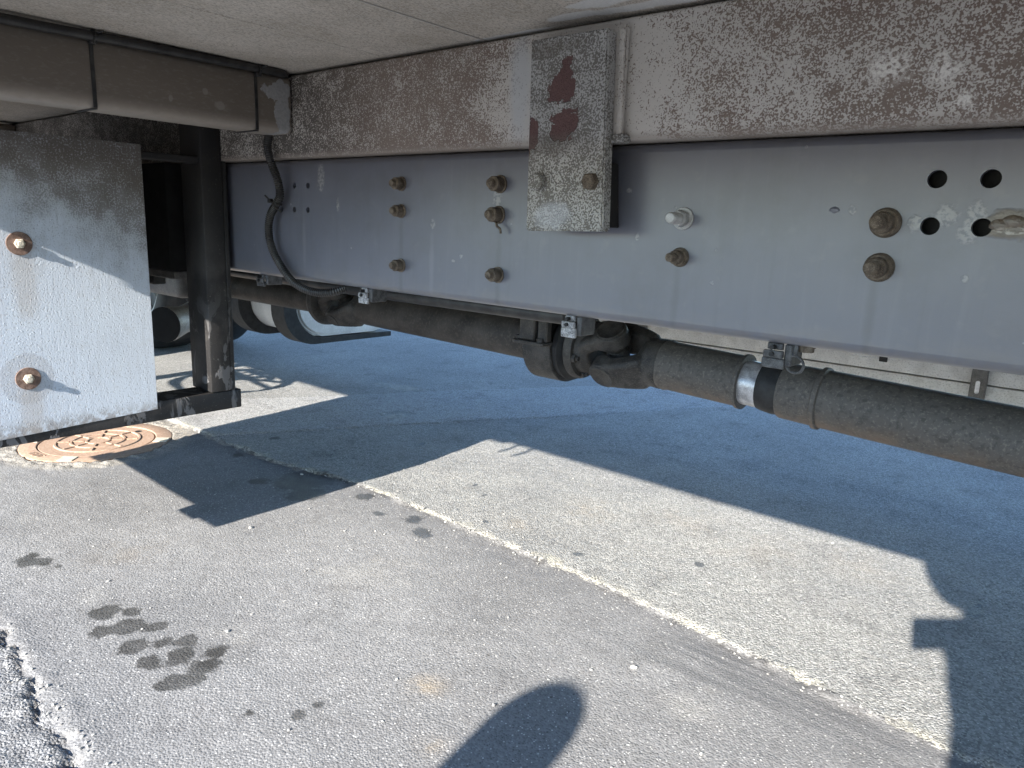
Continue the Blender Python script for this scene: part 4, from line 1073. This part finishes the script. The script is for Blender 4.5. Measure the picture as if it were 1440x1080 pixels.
for v in b2.verts:
    c = v.co.copy(); jaw = 1 - .22 * max(0, -c.z)
    q = hd + rt * (c.x * .078 * jaw) + fw * (c.y * .098 * (1 - .08 * max(0, -c.z))) + upv * (c.z * .122)
    if c.y > .85 and abs(c.x) < .18 and -.35 < c.z < .1: q += fw * .016
    v.co = q
merge(b, b2); head = obj('head', b, 'skin', pe)
for s in (-1, 1):
    b = B(); b2 = bmesh.new(); bmesh.ops.create_icosphere(b2, subdivisions=2, radius=.012)
    for v in b2.verts: v.co += hd + rt * s * .031 + fw * .086 + upv * .008
    merge(b, b2); obj('eye', b, 'eye_white', head)
for s in (-1, 1):
    b = B(); b2 = bmesh.new(); bmesh.ops.create_icosphere(b2, subdivisions=2, radius=.03)
    for v in b2.verts: v.co = hd + rt * (s * .078 + v.co.x * .3) + fw * (v.co.y * .6) + upv * v.co.z
    merge(b, b2); obj('ear', b, 'skin', head)
b = B(); tube(b, [hd + rt * (k * .008) + fw * (.088 - abs(k) * .003) - upv * .062 for k in range(-3, 4)], .005, 8, raw=True); obj('mouth', b, 'rust_washer', head)
b = B(); b2 = bmesh.new(); bmesh.ops.create_uvsphere(b2, u_segments=28, v_segments=20, radius=1)
bmesh.ops.delete(b2, geom=[v for v in b2.verts if v.co.z < -.25 or (v.co.y > .35 and v.co.z < .45)], context='VERTS')
for v in b2.verts: v.co = hd + rt * (v.co.x * .085) + fw * (v.co.y * .105 - .004) + upv * (v.co.z * .13 + .004)
merge(b, b2); obj('hair', b, 'hair', head)
# right hand closing on the end of the phone, left hand on the knee
def hand(wrist, palm, fdir, side, thumb, parent):
    fdir = fdir.normalized(); side = side.normalized(); nrm_ = fdir.cross(side)
    V = [wrist, palm - fdir * .02, palm + fdir * .025]; E2 = [(0, 1), (1, 2)]; Rr = [(.026, .02), (.038, .016), (.038, .014)]
    for k, (o_, L) in enumerate(((-.030, .070), (-.010, .080), (.010, .075), (.029, .060))):
        base_ = len(V); p = palm + fdir * .035 + side * o_
        V += [p, p + fdir * L * .4 + nrm_ * .006, p + fdir * L * .75 + nrm_ * .022, p + fdir * L * .85 + nrm_ * .042]
        E2 += [(2, base_), (base_, base_ + 1), (base_ + 1, base_ + 2), (base_ + 2, base_ + 3)]; Rr += [.0095, .009, .0085, .0075]
    base_ = len(V); p = palm - fdir * .01 - side * .04
    V += [p, p + thumb * .035, p + thumb * .062 + nrm_ * .012]; E2 += [(1, base_), (base_, base_ + 1), (base_ + 1, base_ + 2)]; Rr += [.013, .011, .009]
    skin_obj('hand', V, E2, Rr, 'skin', parent, 1, 1)
cr = camp(1, 0, 0) - camp(0, 0, 0); cu = camp(0, 1, 0) - camp(0, 0, 0)
hand(Vector((.155, .015, .875)), camp(.125, -.02, .022), -cr, cu, (cu * -.6 - cr).normalized(), pe)
PLH = PSH + Vector((.14, 0, 0))
hand(Vector((.52, -.14, .60)) + PLH, Vector((.56, -.10, .585)) + PLH, Vector((.5, .6, -.5)), Vector((.8, -.5, .1)), Vector((.2, .9, 0)).normalized(), pe)
for p, q in ((Vector((.62, -.27, .035)), Vector((.60, -.12, .03))), (Vector((.46, -.86, .05)), Vector((.46, -.80, .03)))):
    p = p + PLH; q = q + PLH
    b = B(); box(b, min(p.x, q.x) - .045, max(p.x, q.x) + .045, min(p.y, q.y) - .06, max(p.y, q.y) + .06, -H + .002, -H + .09, .03, 3); obj('shoe', b, 'rubber', pe)
